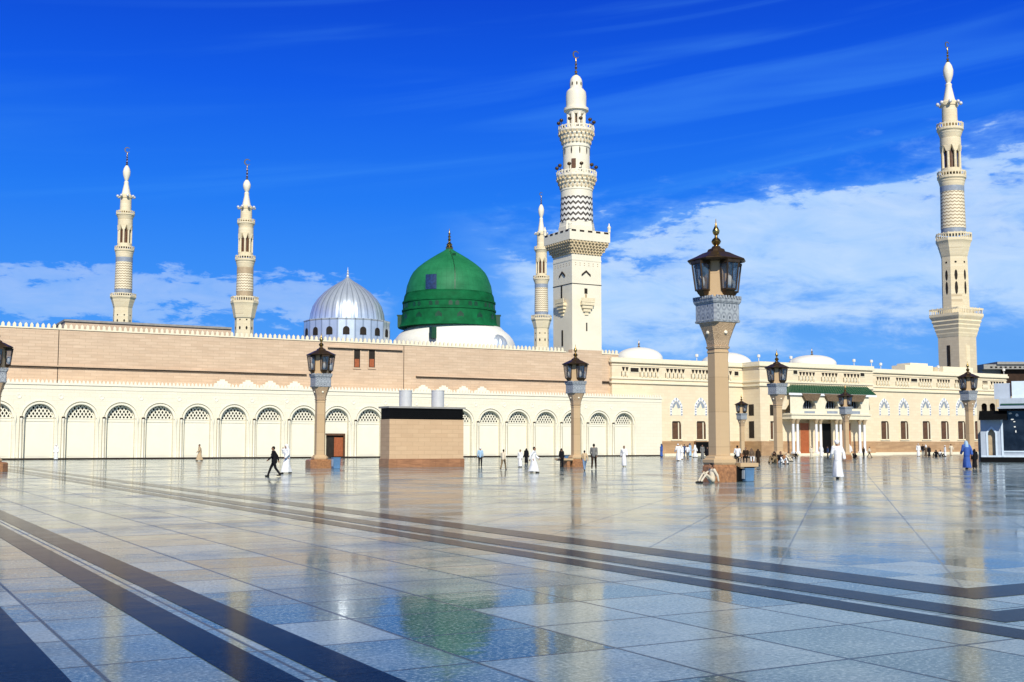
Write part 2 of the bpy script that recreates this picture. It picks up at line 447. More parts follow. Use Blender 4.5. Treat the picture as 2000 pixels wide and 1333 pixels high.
# ------------------------------------------------------------------ arcade wall (local frame: x along wall, y behind, z up)
def arch_pts(cx, hw, zs, n=14, pointed=0.0):
    pts = []
    for i in range(n+1):
        a = PI - PI*i/n
        r = hw
        x_ = cx + r*math.cos(a); z_ = zs + r*math.sin(a)*(1 + pointed*(1-abs(math.cos(a)))**1.5)
        pts.append((x_, z_))
    return pts
def arch_wall(mb, x0, x1, z0, z1, cx, hw, zs, y, depth, base=None, pointed=0.0, n=14):
    """front face of a bay with an arched opening and its jambs and soffit"""
    base = z0 if base is None else base
    ap = arch_pts(cx, hw, zs, n, pointed)
    L, Rr = cx-hw, cx+hw
    q = []
    mb.add([(x0,y,z0),(L,y,z0),(L,y,zs),(x0,y,zs)], [(0,1,2,3)])
    mb.add([(Rr,y,z0),(x1,y,z0),(x1,y,zs),(Rr,y,zs)], [(0,1,2,3)])
    if base > z0: mb.add([(L,y,z0),(Rr,y,z0),(Rr,y,base),(L,y,base)], [(0,1,2,3)])
    mb.add([(x0,y,zs),(L,y,zs),(L,y,z1),(x0,y,z1)], [(0,1,2,3)])
    mb.add([(Rr,y,zs),(x1,y,zs),(x1,y,z1),(Rr,y,z1)], [(0,1,2,3)])
    for (a, b_) in zip(ap[:-1], ap[1:]):
        mb.add([(a[0],y,a[1]),(b_[0],y,b_[1]),(b_[0],y,z1),(a[0],y,z1)], [(0,1,2,3)])
    path = [(L, base)] + ap + [(Rr, base)]
    for (a, b_) in zip(path[:-1], path[1:]):
        mb.add([(a[0],y,a[1]),(a[0],y+depth,a[1]),(b_[0],y+depth,b_[1]),(b_[0],y,b_[1])], [(0,1,2,3)])
def arch_ring(mb, cx, zs, r0, r1, y0, y1, n=20, a0=0.0, pointed=0.0):
    for i in range(n):
        A = PI*i/n; B = PI*(i+1)/n
        def P(a, r): return (cx + r*math.cos(a), zs + r*math.sin(a)*(1 + pointed*(1-abs(math.cos(a)))**1.5))
        p = [P(A,r0), P(A,r1), P(B,r1), P(B,r0)]
        mb.add([(a[0],y0,a[1]) for a in p] + [(a[0],y1,a[1]) for a in p], [(0,1,2,3),(1,5,6,2),(0,3,7,4)])

SP0 = 3.55; PITCHX = (79.19-3.73)/18
aw = empty('arcade_wall', O, THETA, 'long low cream wall of round arches with pierced lattice tops, in front of the pink wall', 'arcade wall')
TOP = 8.15
mb = MB(); HW = 1.50; SPZ = 4.45
k0 = -3
s_start = 3.73 + (k0-.5)*PITCHX
sEnd = Ls(1293, 0); sLast = 3.73 + 18.5*PITCHX
doorbay = 8
for k in range(k0, 19):
    cx = 3.73 + k*PITCHX
    arch_wall(mb, cx-PITCHX/2, cx+PITCHX/2, 0, TOP, cx, HW, SPZ, 0, .70)
mb.box(sLast, sEnd, 0, .6, 0, TOP)
mb.box(s_start, sEnd, .76, 2.4, 0, TOP-.003)
mb.add([(s_start,0,TOP),(sEnd,0,TOP),(sEnd,2.4,TOP),(s_start,2.4,TOP)], [(0,1,2,3)])
mb.build('wall', M['cream'], aw)
# mouldings
mb = MB()
mb.box(s_start, sEnd+.05, -.10, .002, TOP-.16, TOP+.06); mb.box(s_start, sEnd+.03, -.05, .003, TOP-.62, TOP-.52)
mb.build('cornice', M['cream_plain'], aw)
mb = MB()
x_ = s_start
while x_ < sEnd-.1:
    mb.prism([(x_, TOP+.062), (x_+.26, TOP+.062), (x_+.26, TOP+.24), (x_+.13, TOP+.42), (x_, TOP+.24)], -.06, .08); x_ += .42
mb.build('cresting', M['cream_plain'], aw)
mb = MB(); mb.box(s_start, sEnd+.04, -.07, -.001, 0, .18); mb.build('base_course', M['darkline'], aw)
# stepped merlons behind the cresting
def px_merlon(mb, px):
    s0 = Ls(px, 1.6, 745); 
    for (h, w_) in ((.55, .95), (.80, .62), (1.0, .30)): mb.box(s0-w_, s0+w_, 1.50-h*.01, 1.72+h*.01, TOP-.1, TOP+h)
mb = MB()
for px in (434, 484, 528, 576, 826, 866, 905, 941): px_merlon(mb, px)
mb.build('stepped_merlons', M['cream_plain'], aw)
ring = MB(); arch_ring(ring, 0, 0, HW+.005, HW+.16, -.09, .0); arch_ring(ring, 0, 0, HW+.30, HW+.38, -.15, .0)
panel = MB(); panel.prism([(-HW,-SPZ+.18), (HW,-SPZ+.18), (HW,-.05), (-HW,-.05)], 0, .05)
panel.box(-HW+.28, HW-.28, -.03, -.002, -SPZ+.35, -.62); panel.box(-HW, HW, -.06, -.001, -.36, -.10)
lat = MB()
Rl = HW-.02; sp_ = .33; bw_ = .060
for sgn in (1, -1):                      # crossing diagonal bars clipped to the half disc, one grid
    d = Vector((math.cos(sgn*math.radians(58)), math.sin(sgn*math.radians(58)))); nn = Vector((-d.y, d.x))
    c_ = -2.4
    while c_ < 2.4:
        base = nn*c_
        # clip line base + t d to |p|<Rl and z>0
        bd = base.dot(d); disc = bd*bd - (base.length_squared - Rl*Rl)
        if disc > 0:
            t0 = -bd - math.sqrt(disc); t1 = -bd + math.sqrt(disc)
            tz = -base.y/d.y
            if d.y > 0: t0 = max(t0, tz)
            else: t1 = min(t1, tz)
            if t1 - t0 > .08:
                a = base + d*t0; b2 = base + d*t1; o2 = nn*bw_
                yy = 0 if sgn > 0 else -.012
                p = [(a-o2), (b2-o2), (b2+o2), (a+o2)]
                lat.add([(q.x, yy, q.y) for q in p] + [(q.x, .03+yy*.5, q.y) for q in p], [(0,1,2,3),(0,4,5,1),(3,2,6,7),(4,7,6,5)])
        c_ += sp_
arch_ring(lat, 0, 0, HW-.10, HW, -.02, .07)
lat.box(-HW, HW, -.02, .07, -.05, .06)
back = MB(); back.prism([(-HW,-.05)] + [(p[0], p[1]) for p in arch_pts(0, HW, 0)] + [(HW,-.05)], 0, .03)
colm = MB()
for dx in (-.52, .52):
    pass
colm.lathe([(.18,.13),(.32,.13),(.40,.085),(SPZ-.55,.085),(SPZ-.45,.12),(SPZ-.15,.15),(SPZ-.02,.15)], 10)
def first_or_copy(store, key, maker):
    if key not in store: store[key] = maker(); return store[key], True
    o = store[key].copy(); COL.objects.link(o); return o, False
st = {}
for k in range(k0, 19):
    cx = 3.73 + k*PITCHX
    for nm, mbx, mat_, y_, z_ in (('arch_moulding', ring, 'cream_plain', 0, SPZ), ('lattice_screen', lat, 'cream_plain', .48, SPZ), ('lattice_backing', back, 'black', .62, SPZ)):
        o, new = first_or_copy(st, nm, lambda: mbx.build(nm, M[mat_]))
        o.parent = aw; o.location = (cx, y_, z_)
    if k != doorbay:
        o, new = first_or_copy(st, 'niche_panel', lambda: panel.build('niche_panel', M['cream_plain'])); o.parent = aw; o.location = (cx, .54, SPZ)
    for side in (-1, 1):
        o, new = first_or_copy(st, 'engaged_column', lambda: colm.build('engaged_column', M['cream_plain'], smooth=40)); o.parent = aw; o.location = (cx+side*(HW+.30), -.03, 0)
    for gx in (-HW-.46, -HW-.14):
        o, new = first_or_copy(st, 'pier_groove_shade', lambda: MB().box(-.028,.028,-.006,-.001,.2,SPZ-.02).build('pier_groove_shade', M['groove_shade'])); o.parent = aw; o.location = (cx+gx, 0, 0)  # flat dark strip paints the shade of a groove
    if True:
        o, new = first_or_copy(st, 'column_bracket', lambda: MB().box(-.16,.16,-.16,.0,SPZ-.02,SPZ+.16).build('column_bracket', M['darkline'])); o.parent = aw; o.location = (cx-HW-.30, 0, 0)
# roundels in the spandrels
rd = MB(); arch_ring(rd, 0, 0, .16, .26, -.04, 0); 
o = None
for k in range(k0, 18):
    cx = 3.73 + (k+.5)*PITCHX
    o, new = first_or_copy(st, 'spandrel_ornament', lambda: MB().lathe([(0,.30),(.04,.28),(.05,.16),(.02,.10)], 14).build('spandrel_ornament', M['cream_plain'], smooth=40))
    o.parent = aw; o.rotation_euler = (PI/2, 0, 0); o.location = (cx, 0, 6.75)
# doorway with an orange-brown leaf
cx = 3.73 + 9*PITCHX*1.0; dxl = Ls(638, .4); dxr = Ls(672, .4); dmid = Ls(653, .4); dz = Lz(655, 849, .4)
cxb = 3.73 + 8*PITCHX
mb = MB(); cxx = 3.73 + 8*PITCHX
dw = empty('doorway', (0,0,0)); dw.parent = aw
MB().box(dxl, dxr+.02, .50, .52, .15, dz).build('dark_opening', M['dark'], dw)
dl = MB().box(dmid, dxr-.12, .40, .445, .2, dz-.35); dl.box(dmid+.2, dxr-.32, .385, .399, .6, dz-.7)
dl.build('door_leaf', M['door'], dw, label='orange-brown panelled door leaf')
mb = MB(); mb.box(dxr-.10, dxr+.10, .22, .35, .1, dz+.12); mb.box(dxl-.1, dxr+.10, .22, .35, dz-.12, dz+.12); mb.build('door_frame', M['wood'], dw)
mb = MB(); mb.box(cxx-HW, dxl-.1, .54, .58, .18, SPZ); mb.box(dxr+.1, cxx+HW, .54, .58, .18, SPZ); mb.box(cxx-HW, cxx+HW, .541, .579, dz+.12, SPZ-.003)
mb.build('niche_panel', M['cream_plain'], aw)

# ------------------------------------------------------------------ upper pink wall
uw = empty('brick_hall_wall', O, THETA, 'tall pink sandstone wall with a toothed cream parapet above the cream arcade', 'wall')
YU = 2.5; UT = 14.2
s1105 = Ls(1105, YU, 700); sTowL = Ls(1117, YU, 600); sTowR = Ls(1174, YU, 600); s1210 = Ls(1210, YU, 700)
mb = MB(); mb.box(s_start-6, sTowL-.02, YU, YU+1.0, 0, UT); mb.box(sTowR+.02, s1210, YU+.25, YU+1.25, 0, UT)
mb.box(s1210-1.25, s1210, YU+1.26, YU+9, 0, UT)
mb.build('wall', M['brick'], uw)
MB().box(sTowL-.02, sTowR+.02, YU-.08, YU+.9, 0, UT+.45).build('tower_facing', M['brick'], uw)
mb = MB(); mb.box(s_start-6, s1105, YU-.10, YU+.35, UT+.002, UT+.14); mb.box(sTowR+.03, s1210, YU+.15, YU+.5, UT+.002, UT+.14)
x_ = s_start-6
while x_ < s1105-.3:
    mb.prism([(x_, UT+.14), (x_+.32, UT+.14), (x_+.32, UT+.45), (x_+.16, UT+.66), (x_, UT+.45)], YU-.06, YU+.16); x_ += .58
x_ = sTowR+.2
while x_ < s1210-.3:
    mb.prism([(x_, UT+.14), (x_+.32, UT+.14), (x_+.32, UT+.45), (x_+.16, UT+.66), (x_, UT+.45)], YU+.2, YU+.42); x_ += .58
mb.build('cresting', M['palace_trim'], uw)
def ledge(px0, px1, py, nm='ledge'):
    s0, s1 = Ls(px0, YU, py), Ls(px1, YU, py); z_ = Lz(px0, py, YU)
    MB().box(s0, s1, YU-.28, YU-.001, z_+.03, z_+.16).build('ledge', M['brick'], uw)
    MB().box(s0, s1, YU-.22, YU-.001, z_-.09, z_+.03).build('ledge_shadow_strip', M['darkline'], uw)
ledge(-60, 598, 712); ledge(640, 785, 679.5); ledge(812, 1112, 736)
s0, s1 = sTowR, s1210
MB().box(s0, s1, YU-.02, YU+.249, 10.2, 10.42).build('ledge', M['darkline'], uw)
# framed panel with two small arched windows
for px in (697, 726):
    a, b_ = Ls(px-6, YU, 700), Ls(px+6, YU, 700); zb, zt = Lz(px, 718, YU), Lz(px, 684, YU)
    wn = empty('window', (0,0,0)); wn.parent = uw
    MB().box(a, b_, YU-.02, YU-.004, zb, zt).build('opening', M['dark'], wn)
    MB().box(a+.1, b_-.1, YU-.05, YU-.021, zb+.05, zb+(zt-zb)*.48).build('shutter', M['door'], wn)
    fr = MB(); fr.box(a-.12, a, YU-.08, YU-.001, zb-.1, zt+.1); fr.box(b_, b_+.12, YU-.08, YU-.001, zb-.1, zt+.1); fr.box(a-.12, b_+.12, YU-.12, YU-.001, zb-.2, zb-.1)
    fr.build('frame', M['brick'], wn)
mb = MB()
for px in (108, 787): mb.box(Ls(px, YU), Ls(px, YU)+.07, YU-.03, YU-.001, 8, UT-.1)
mb.build('wall_joint', M['darkline'], uw)
# roof line behind parapet
mb = MB(); a, b_ = Ls(127, 14, 625), Ls(452, 14, 640); zt = Lz(127, 624, 14)
mb.box(a, b_, 14, 24, 10, zt-.25); mb.build('roof_block', M['brick'], uw)
MB().box(a-.1, b_, 13.8, 24, zt-.25, zt).build('roof_edge', M['asphaltroof'], uw)

# ------------------------------------------------------------------ palace-like right building
YF = 2.2; YB = -1.6
pb_ = empty('entrance_building', O, THETA, 'long yellow limestone building with a green awning over its gate, right of the pink wall', 'building')
sA = Ls(1196, YF); sC = Ls(1452, YF); sD = Ls(1705, YB, 760); sE = Ls(1966, YF, 760)
sB0 = sC
PT = 13.75
mb = MB(); mb.box(sA, sC+.5, YF, YF+10, 0, PT-.5); mb.box(sC, sD, YB, YF+8, 0, PT-.5); mb.box(sD-.5, sE, YF, YF+9.9, 0, PT-.5)
mb.build('wall', M['palace'], pb_)
# cornices
mb = MB()
def corn(s0, s1, y, z0, z1, out): mb.box(s0-out*.99, s1+out*.99, y-out, y+.3, z0, z1)
for (s0, s1, y) in ((sA, sC, YF), (sC, sD, YB), (sD, sE, YF)):
    q = .0 if y == YB else .004
    corn(s0, s1, y, PT-.62+q, PT-.30+q, .30); corn(s0, s1, y, PT-.30+q, PT+.05+q, .18)
    corn(s0, s1, y, PT-2.95+q, PT-2.70+q, .16); corn(s0, s1, y, PT-3.55+q, PT-3.30+q, .24); corn(s0, s1, y, PT-1.05+q, PT-.95+q, .08)
# the return face of the projecting bay
for (z0, z1, out) in ((PT-.62,PT-.30,.30),(PT-.30,PT+.05,.18),(PT-2.95,PT-2.70,.16),(PT-3.55,PT-3.30,.24)):
    mb.box(sC-out*.97, sC+.3, YB+.01, YF-out-.01, z0+.002, z1-.002)
mb.build('cornice', M['palace_trim'], pb_)
# dentil slots: dark recesses with little balusters
def slotgroup(px0, px1, y, n):
    slots = MB(); bal = MB()
    s0, s1 = Ls(px0, y, 725), Ls(px1, y, 725); w_ = (s1-s0)/n
    for i in range(n):
        a = s0 + i*w_
        slots.prism([(a+.06*w_, PT-1.25), (a+.94*w_, PT-1.25), (a+.62*w_, PT-1.80), (a+.38*w_, PT-1.80)], y-.03, y-.002)
        bal.lathe([(PT-2.62,.10),(PT-2.5,.16),(PT-2.2,.20),(PT-1.95,.12),(PT-1.82,.17)], 6, (a+.5*w_, y-.06))
        slots.box(a-.06, a+.05, y-.012, y-.001, PT-2.6, PT-1.9)
    o = bal.build('balustrade', M['palace_trim'], pb_, smooth=40); slots.build('shadow_slots', M['dark'], o)
for (a, b_, n) in ((1250, 1288, 5), (1300, 1338, 5), (1350, 1384, 5), (1214, 1228, 2), (1395, 1430, 5)): slotgroup(a, b_, YF, n)
for (a, b_) in ((1560, 1592), (1604, 1636), (1647, 1679)): slotgroup(a, b_, YB, 5)
for (a, b_) in ((1711, 1738), (1749, 1776), (1794, 1820), (1829, 1855), (1864, 1885), (1918, 1928), (1933, 1960)): slotgroup(a, b_, YF, 5)
for (px, py, w_, h_, y) in ((1239, 723, 8, 4, YF), (1438, 730, 4, 4, YF), (1553, 727, 4, 4, YB), (1684, 732, 4, 3.5, YB), (1785, 743, 6, 3, YF)):
    a, b_ = Ls(px-w_, y, py), Ls(px+w_, y, py); z0, z1 = Lz(px, py+h_, y), Lz(px, py-h_, y)
    v = empty('vent_window', (0,0,0)); v.parent = pb_
    MB().box(a, b_, y-.02, y-.003, z0, z1).build('opening', M['dark'], v)
    f_ = MB(); f_.box(a-.08, b_+.08, y-.06, y-.001, z0-.1, z0-.002); f_.box(a-.08, b_+.08, y-.06, y-.001, z1+.002, z1+.1); f_.box(a-.08, a-.001, y-.06, y-.001, z0-.003, z1+.003); f_.box(b_+.001, b_+.08, y-.06, y-.001, z0-.003, z1+.003); f_.build('frame', M['palace_trim'], v)
# brown stone plinth, low step
mb = MB(); zP = Lz(1340, 862, YF)
mb.box(Ls(1293, YF), sC, YF-.12, YF-.001, 0, zP); mb.box(sC-.12, sC-.001, YB-.12, YF-.13, 0, zP-.002); mb.box(sC-.119, sD+.1, YB-.12, YB-.001, 0, zP); mb.box(sD+.1, sE, YF-.12, YF-.001, 0, zP)
mb.build('plinth', M['palace_plinth'], pb_)
mb = MB(); mb.box(Ls(1293, YF), sC-.5, YF-.6, YF-.13, 0, .35); mb.box(Ls(1530, YB), sD+.4, YB-3.2, YB-.13, 0, .16); mb.box(Ls(1534, YB), sD+.2, YB-2.8, YB-.13, .16, .32)
mb.box(sD+1, sE, YF-.6, YF-.13, 0, .4)
mb.build('step', M['palace_trim'], pb_)
# tall windows with a striped pointed head above
M['stripearch'] = None
def fwin(px, y, w_px=20, lower_only=False, zsc=1.0, dark_jamb=True):
    s0 = Ls(px-w_px/2, y); s1 = Ls(px+w_px/2, y); wd = s1-s0; cx = (s0+s1)/2
    zb, zt = Lz(px, 858, y), Lz(px, 823, y)
    wn = empty('window', (cx, y, 0)); wn.parent = pb_
    h = wd/2
    mb = MB(); ap = arch_pts(0, h*.98, zt-h*.6, 10); mb.prism([(-h*.98, zb)] + [(p[0], min(p[1], zt)) for p in ap] + [(h*.98, zb)], -.02, -.004)
    mb.build('opening', M['dark'], wn)
    sh = MB(); sh.box(-h*.9, h*.28, -.07, -.03, zb+.05, zt-.25); sh.box(h*.5, h*.86, -.071, -.03, zb+.05, zt-.3)
    sh.build('shutter', M['wood'], wn)
    fr = MB(); fr.box(-h-.14, -h, -.10, -.001, zb-.1, zt); fr.box(h, h+.14, -.10, -.001, zb-.1, zt); fr.box(-h-.2, h+.2, -.16, -.001, zb-.22, zb-.1); fr.box(h*.3, h*.5, -.10, -.02, zb, zt-.2)
    fr.build('frame', M['palace_trim'], wn)
    if not lower_only:
        z0 = Lz(px, 812, y); hw = h*.95; zs = Lz(px, 797, y)
        a2 = MB(); n = 13
        for i in range(n):       # alternating voussoirs
            A = PI*i/n; B = PI*(i+1)/n
            def P(a, r): return (r*math.cos(a), zs + r*math.sin(a)*(1+.38*(1-abs(math.cos(a)))**1.5))
            p = [P(A,hw), P(A,hw*1.42), P(B,hw*1.42), P(B,hw)]
            a2.add([(q[0],-.07,q[1]) for q in p] + [(q[0],-.001,q[1]) for q in p], [(0,1,2,3),(1,5,6,2),(0,3,7,4),(0,4,5,1),(3,2,6,7)])
        a2.box(-hw*1.42, -hw, -.07, -.001, z0, zs+.01); a2.box(hw, hw*1.42, -.07, -.001, z0, zs+.01)
        nf = len(a2.f); dk = a2
        for i in range(0, n, 2):
            A = PI*(i+.1)/n; B = PI*(i+.8)/n
            p = [P(A,hw*1.04), P(A,hw*1.38), P(B,hw*1.38), P(B,hw*1.04)]
            dk.add([(q[0],-.085,q[1]) for q in p] + [(q[0],-.072,q[1]) for q in p], [(0,1,2,3),(1,5,6,2),(0,3,7,4),(0,4,5,1),(3,2,6,7)])
        for sgn in (-1, 1):
            for i in range(3):
                zz = z0 + (zs-z0)*(i+.2)/3
                dk.box(sgn*hw*1.21-hw*.17, sgn*hw*1.21+hw*.17, -.085, -.071, zz, zz+(zs-z0)/7)
        o = dk.build('arch_head', M['column'], wn); o.data.materials.append(M['greyband'])
        for p_ in o.data.polygons[nf:]: p_.material_index = 1
        sc_ = MB(); ap = arch_pts(0, hw, zs, 10, .38); sc_.prism([(-hw, z0)] + ap + [(hw, z0)], -.03, -.002); sc_.build('screen', M['palace_trim'], wn)
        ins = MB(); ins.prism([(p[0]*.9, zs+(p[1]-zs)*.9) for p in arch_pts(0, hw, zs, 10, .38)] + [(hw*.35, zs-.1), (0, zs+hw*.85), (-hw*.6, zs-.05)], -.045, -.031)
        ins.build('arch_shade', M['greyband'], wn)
for px in (1321, 1369): fwin(px, YF, 18)
for px in (1728, 1766, 1809, 1845, 1878, 1911): fwin(px, YF, 15)
for (px, w_) in ((1508, 8),):
    fwin(px, YB, w_, True)
    s0 = Ls(px-3.5, YB); s1 = Ls(px+3.5, YB); MB().box(s0, s1, YB-.03, YB-.002, Lz(px, 812, YB), Lz(px, 791, YB)).build('window_slit', M['dark'], pb_)
# windows on the return face (x = sC plane, facing -x)
for (y0, y1, pz0, pz1) in ((-.2, .9, 856, 823), (-.2, .9, 812, 790)):
    z0, z1 = Lz(1466, pz0, 0), Lz(1466, pz1, 0)
    MB().box(sC-.04, sC-.002, y0, y1, z0, z1).build('side_window', M['dark'], pb_)
# dark doorway behind the big lamp post
a, b_ = Ls(1358, YF-.2, 880), Ls(1392, YF-.2, 880)
dw = empty('doorway', (0,0,0)); dw.parent = pb_
MB().box(a, b_, YF-.30, YF-.14, .0, zP-.1).build('dark_opening', M['black'], dw)
f_ = MB(); f_.box(a-.15, a, YF-.36, YF-.13, 0, zP); f_.box(b_, b_+.15, YF-.36, YF-.13, 0, zP); f_.build('door_frame', M['wood'], dw)
# gate bay: awning, brackets, lunettes, columns, doors
YC = YB-2.0
zAt, zAb = Lz(1600, 753, YB), Lz(1600, 769, YB-2.3)
a0, a1 = Ls(1541, YB-2.3, 768), Ls(1711, YB-2.3, 768)
b0, b1 = Ls(1541, YB, 752)+.3, Ls(1692, YB, 752)
aw2 = MB()
v = [(b0,YB-.02,zAt),(b1,YB-.02,zAt),(a1,YB-2.3,zAb),(a0,YB-2.3,zAb),(b0,YB-.02,zAt-.2),(b1,YB-.02,zAt-.2),(a1,YB-2.3,zAb-.15),(a0,YB-2.3,zAb-.15),(a1,YB-.02,zAb),(a0,YB-.02,zAb),(a1,YB-.02,zAb-.15),(a0,YB-.02,zAb-.15)]
aw2.add(v, [(0,3,2,1),(3,7,6,2),(1,2,8),(0,9,3),(2,6,10,8),(3,9,11,7),(7,11,10,6)])
nrib = 34
for i in range(nrib+1):
    t_ = i/nrib; p0 = Vector((b0+(b1-b0)*t_, YB-.02, zAt)); p1 = Vector((a0+(a1-a0)*t_, YB-2.3, zAb))
    aw2.add([p0+Vector((-.05,0,.0)), p0+Vector((.05,0,.0)), p1+Vector((.05,0,0)), p1+Vector((-.05,0,0)), p0+Vector((0,0,.09)), p1+Vector((0,0,.09))], [(0,3,5,4),(4,5,2,1),(3,2,5)])
aw2.build('awning', M['awning'], pb_, label='green tiled awning over the gate')
MB().box(a0-.05, a1+.02, YB-2.42, YB-2.305, zAb-.34, zAb-.02).build('awning_fascia', M['column'], pb_)
zlint = Lz(1600, 816, YC)
portico = MB(); p0, p1 = Ls(1543, YC, 820), Ls(1697, YC, 820)
portico.box(p0, p1, YC-.35, YB-.002, zlint-.25, zlint+.35); portico.box(p0-.15, p1+.15, YC-.5, YB-.003, zlint+.35, zlint+.6)
portico.build('lintel', M['palace_trim'], pb_)
# screen wall above lintel with three lunettes
ztopS = zAb-.35
bays = [(1543, 1562+35-15), (1585, 1628), (1630, 1697)]
bc = [1580, 1624, 1668]
edges = [p0, (Ls(1602, YC)+0), Ls(1646, YC), p1]
mb = MB()
for i, px in enumerate(bc):
    cx = Ls(px, YC, 795); x0 = edges[i]; x1 = edges[i+1]; hw = Ls(px+13, YC, 795)-cx
    cx = min(max(cx, x0+hw+.1), x1-hw-.1)
    zz = Lz(px, 799, YC)
    arch_wall(mb, x0, x1, zlint+.6, ztopS, cx, hw, zz+.1, YC-.1, 1.0, base=zz, n=12)
    lun = MB(); lun.prism([(cx-hw, zz)] + arch_pts(cx, hw, zz+.1, 10) + [(cx+hw, zz)], YC+.8, YC+.85); lun.build('lunette', M['dark'], pb_)
    MB().box(cx-hw*.8, cx+hw*.8, YC-.16, YC-.101, zz-.85, zz-.35).build('plaque', M['greyband'], pb_)
    g_ = MB()
    for jx in range(-2, 3): g_.box(cx+jx*hw*.36-.05, cx+jx*hw*.36+.05, YC+.55, YC+.6, zz, zz+hw*.95*math.sqrt(max(.05, 1-(jx*.36)**2)))
    g_.build('lunette_grille', M['greyband'], pb_)
    # corbel block under the awning, its shadow put into the dark colour
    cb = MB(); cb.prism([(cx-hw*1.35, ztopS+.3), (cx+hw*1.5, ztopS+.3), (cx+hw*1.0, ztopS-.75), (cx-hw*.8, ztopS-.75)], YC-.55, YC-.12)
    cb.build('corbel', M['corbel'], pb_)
mb.build('screen_wall', M['palace_trim'], pb_)
br = MB(); xb = Ls(1548, YC); br.prism([(xb-1.8, ztopS-2.1), (xb-.6, ztopS+.1), (xb+.9, ztopS+.1), (xb-.9, ztopS-2.1)], YB-1.6, YB-.02); br.build('bracket', M['palace'], pb_)
zc0, zc1 = .32, zlint-.25
colb = MB(); colb.box(-.26,.26,-.26,.26,zc0,zc0+.25); colb.lathe([(zc0+.25,.24),(zc0+.4,.20),(zc1-.75,.185)], 14)
capb = MB(); capb.lathe([(zc1-.75,.19),(zc1-.6,.21),(zc1-.25,.34),(zc1-.12,.36)], 10); capb.box(-.34,.34,-.34,.34,zc1-.12,zc1)
c0 = None
for px in (1549.5, 1558, 1594.5, 1603, 1634, 1642, 1679.5, 1688.5):
    for yy in (YC,):
        if c0 is None:
            c0 = colb.build('column', M['column'], pb_, smooth=40); k0_ = capb.build('capital', M['gold'] if False else M['brownband'], c0, smooth=40); c = c0
        else: c = copy_tree(c0, pb_)
        c.location = (Ls(px, YC, 850), yy, 0)
zD = Lz(1570, 827, YB)
for (a, b_, nm, mt) in ((1562, 1579, 'door_leaf', 'door'), (1605, 1622, 'dark_doorway', 'black'), (1645, 1660, 'door_leaf', 'door')):
    s0, s1 = Ls(a, YB-.2), Ls(b_, YB-.2)
    MB().box(s0, s1, YB-.26, YB-.13, .33, zD).build(nm, M[mt], pb_)
    f_ = MB(); f_.box(s0-.15, s0, YB-.3, YB-.125, .33, zD+.15); f_.box(s1, s1+.15, YB-.3, YB-.125, .33, zD+.15); f_.box(s0, s1, YB-.3, YB-.124, zD, zD+.15)
    f_.build('door_frame', M['brownband'], pb_)
pil = MB()
for (a, b_) in ((1580, 1590), (1622, 1632)):
    pil.box(Ls(a, YB-.2), Ls(b_, YB-.2), YB-.4, YB-.125, .33, zlint-.3)
pil.build('pier', M['palace'], pb_)
# low white roof domes
def low_dome(px, y, py_top, hw, ybase, fin=True):
    c = loc(px, 700, y); d = (W(c[0], y)).y; r = hw*d/F; z0 = Lz(px, ybase, y); z1 = Lz(px, py_top, y)
    mb = MB(); mb.lathe([(z0-2, r)] + [(z0 + (z1-z0)*math.sin(t*PI/2/10), r*math.cos(t*PI/2/10)+.01) for t in range(11)], 40)
    o = mb.build('roof_dome', M['white'], pb_, smooth=50); o.location = (c[0], y, 0)
    if fin:
        f_ = MB().lathe([(z1-.05,.22),(z1+.1,.22),(z1+.25,.07),(z1+.5,.16),(z1+.7,.05),(z1+1.2,.02)], 8); f_.build('finial', M['gold'], o, smooth=40)
low_dome(1248, 12, 679, 46, 701); low_dome(1418, 12, 689, 50, 713); low_dome(1586, 9, 694, 46, 711)
mb = MB()
for (px0, px1, py, y) in ((1768, 1822, 713, 8), (1778, 1812, 709, 8.5), (1842, 1900, 716, 6)):
    mb.box(Ls(px0, y, 715), Ls(px1, y, 715), y, y+3, PT-.6, Lz(px0, py, y))
mb.build('roof_hut', M['palace_trim'], pb_)
# rooftop loudspeakers / lamps: small masts
mast = MB(); mast.lathe([(PT-.5,.05),(PT+.7,.05),(PT+.71,.22),(PT+1.05,.26),(PT+1.15,.1)], 8)
m0 = None
for (px, y) in ((1204, YF+1.5), (1361, YF+.8), (1482, YB+.8), (1545, YB+.8), (1668, YB+.8), (1702, YB+.6), (1720, YF+1), (1832, YF+1), (1960, YF+.8)):
    if m0 is None: m0 = mast.build('roof_floodlight', M['white'], pb_, smooth=40); c = m0
    else: c = copy_tree(m0, pb_)
    c.location = (Ls(px, y, 710), y, 0)

# ------------------------------------------------------------------ domes
def P2(px, Y_, prof):                   # pixel profile (y, half width) -> (z, r)
    out = []
    for (py, hw) in prof:
        z = z_at(py, px, Y_); d = Y_*CP + (z-EYE)*SP
        out.append((z, hw*d/F))
    return out
# silver dome
sv = W(Ls(678, 10, 640), 10); 
sd = empty('silver_dome', sv, THETA, 'pointed ribbed silver dome on a panelled drum, left of the green dome', 'dome')
prof = [(640, 72.5), (628, 73), (615, 71), (600, 66.5), (585, 57), (572, 44.5), (562, 31.5), (554, 19), (548, 9), (543, 3), (540, .5)]
def interp(prof, n=5):
    out = []
    for (a, b_) in zip(prof[:-1], prof[1:]):
        for i in range(n): t_ = i/n; out.append((a[0]+(b_[0]-a[0])*t_, a[1]+(b_[1]-a[1])*t_))
    out.append(prof[-1]); return out
MB().lathe(P2(678, sv.y, prof), 256, shape=lambda a: 1 + .008*max(0, math.cos(a*32+PI))**3).build('shell', M['silver'], sd, smooth=35)
dr = MB(); dr.lathe(P2(678, sv.y, [(700, 84), (633, 84), (631, 85), (629.5, 84), (629, 74)]), 16, rot=PI/16); dr.build('drum', M['silver'], sd)
ow = []
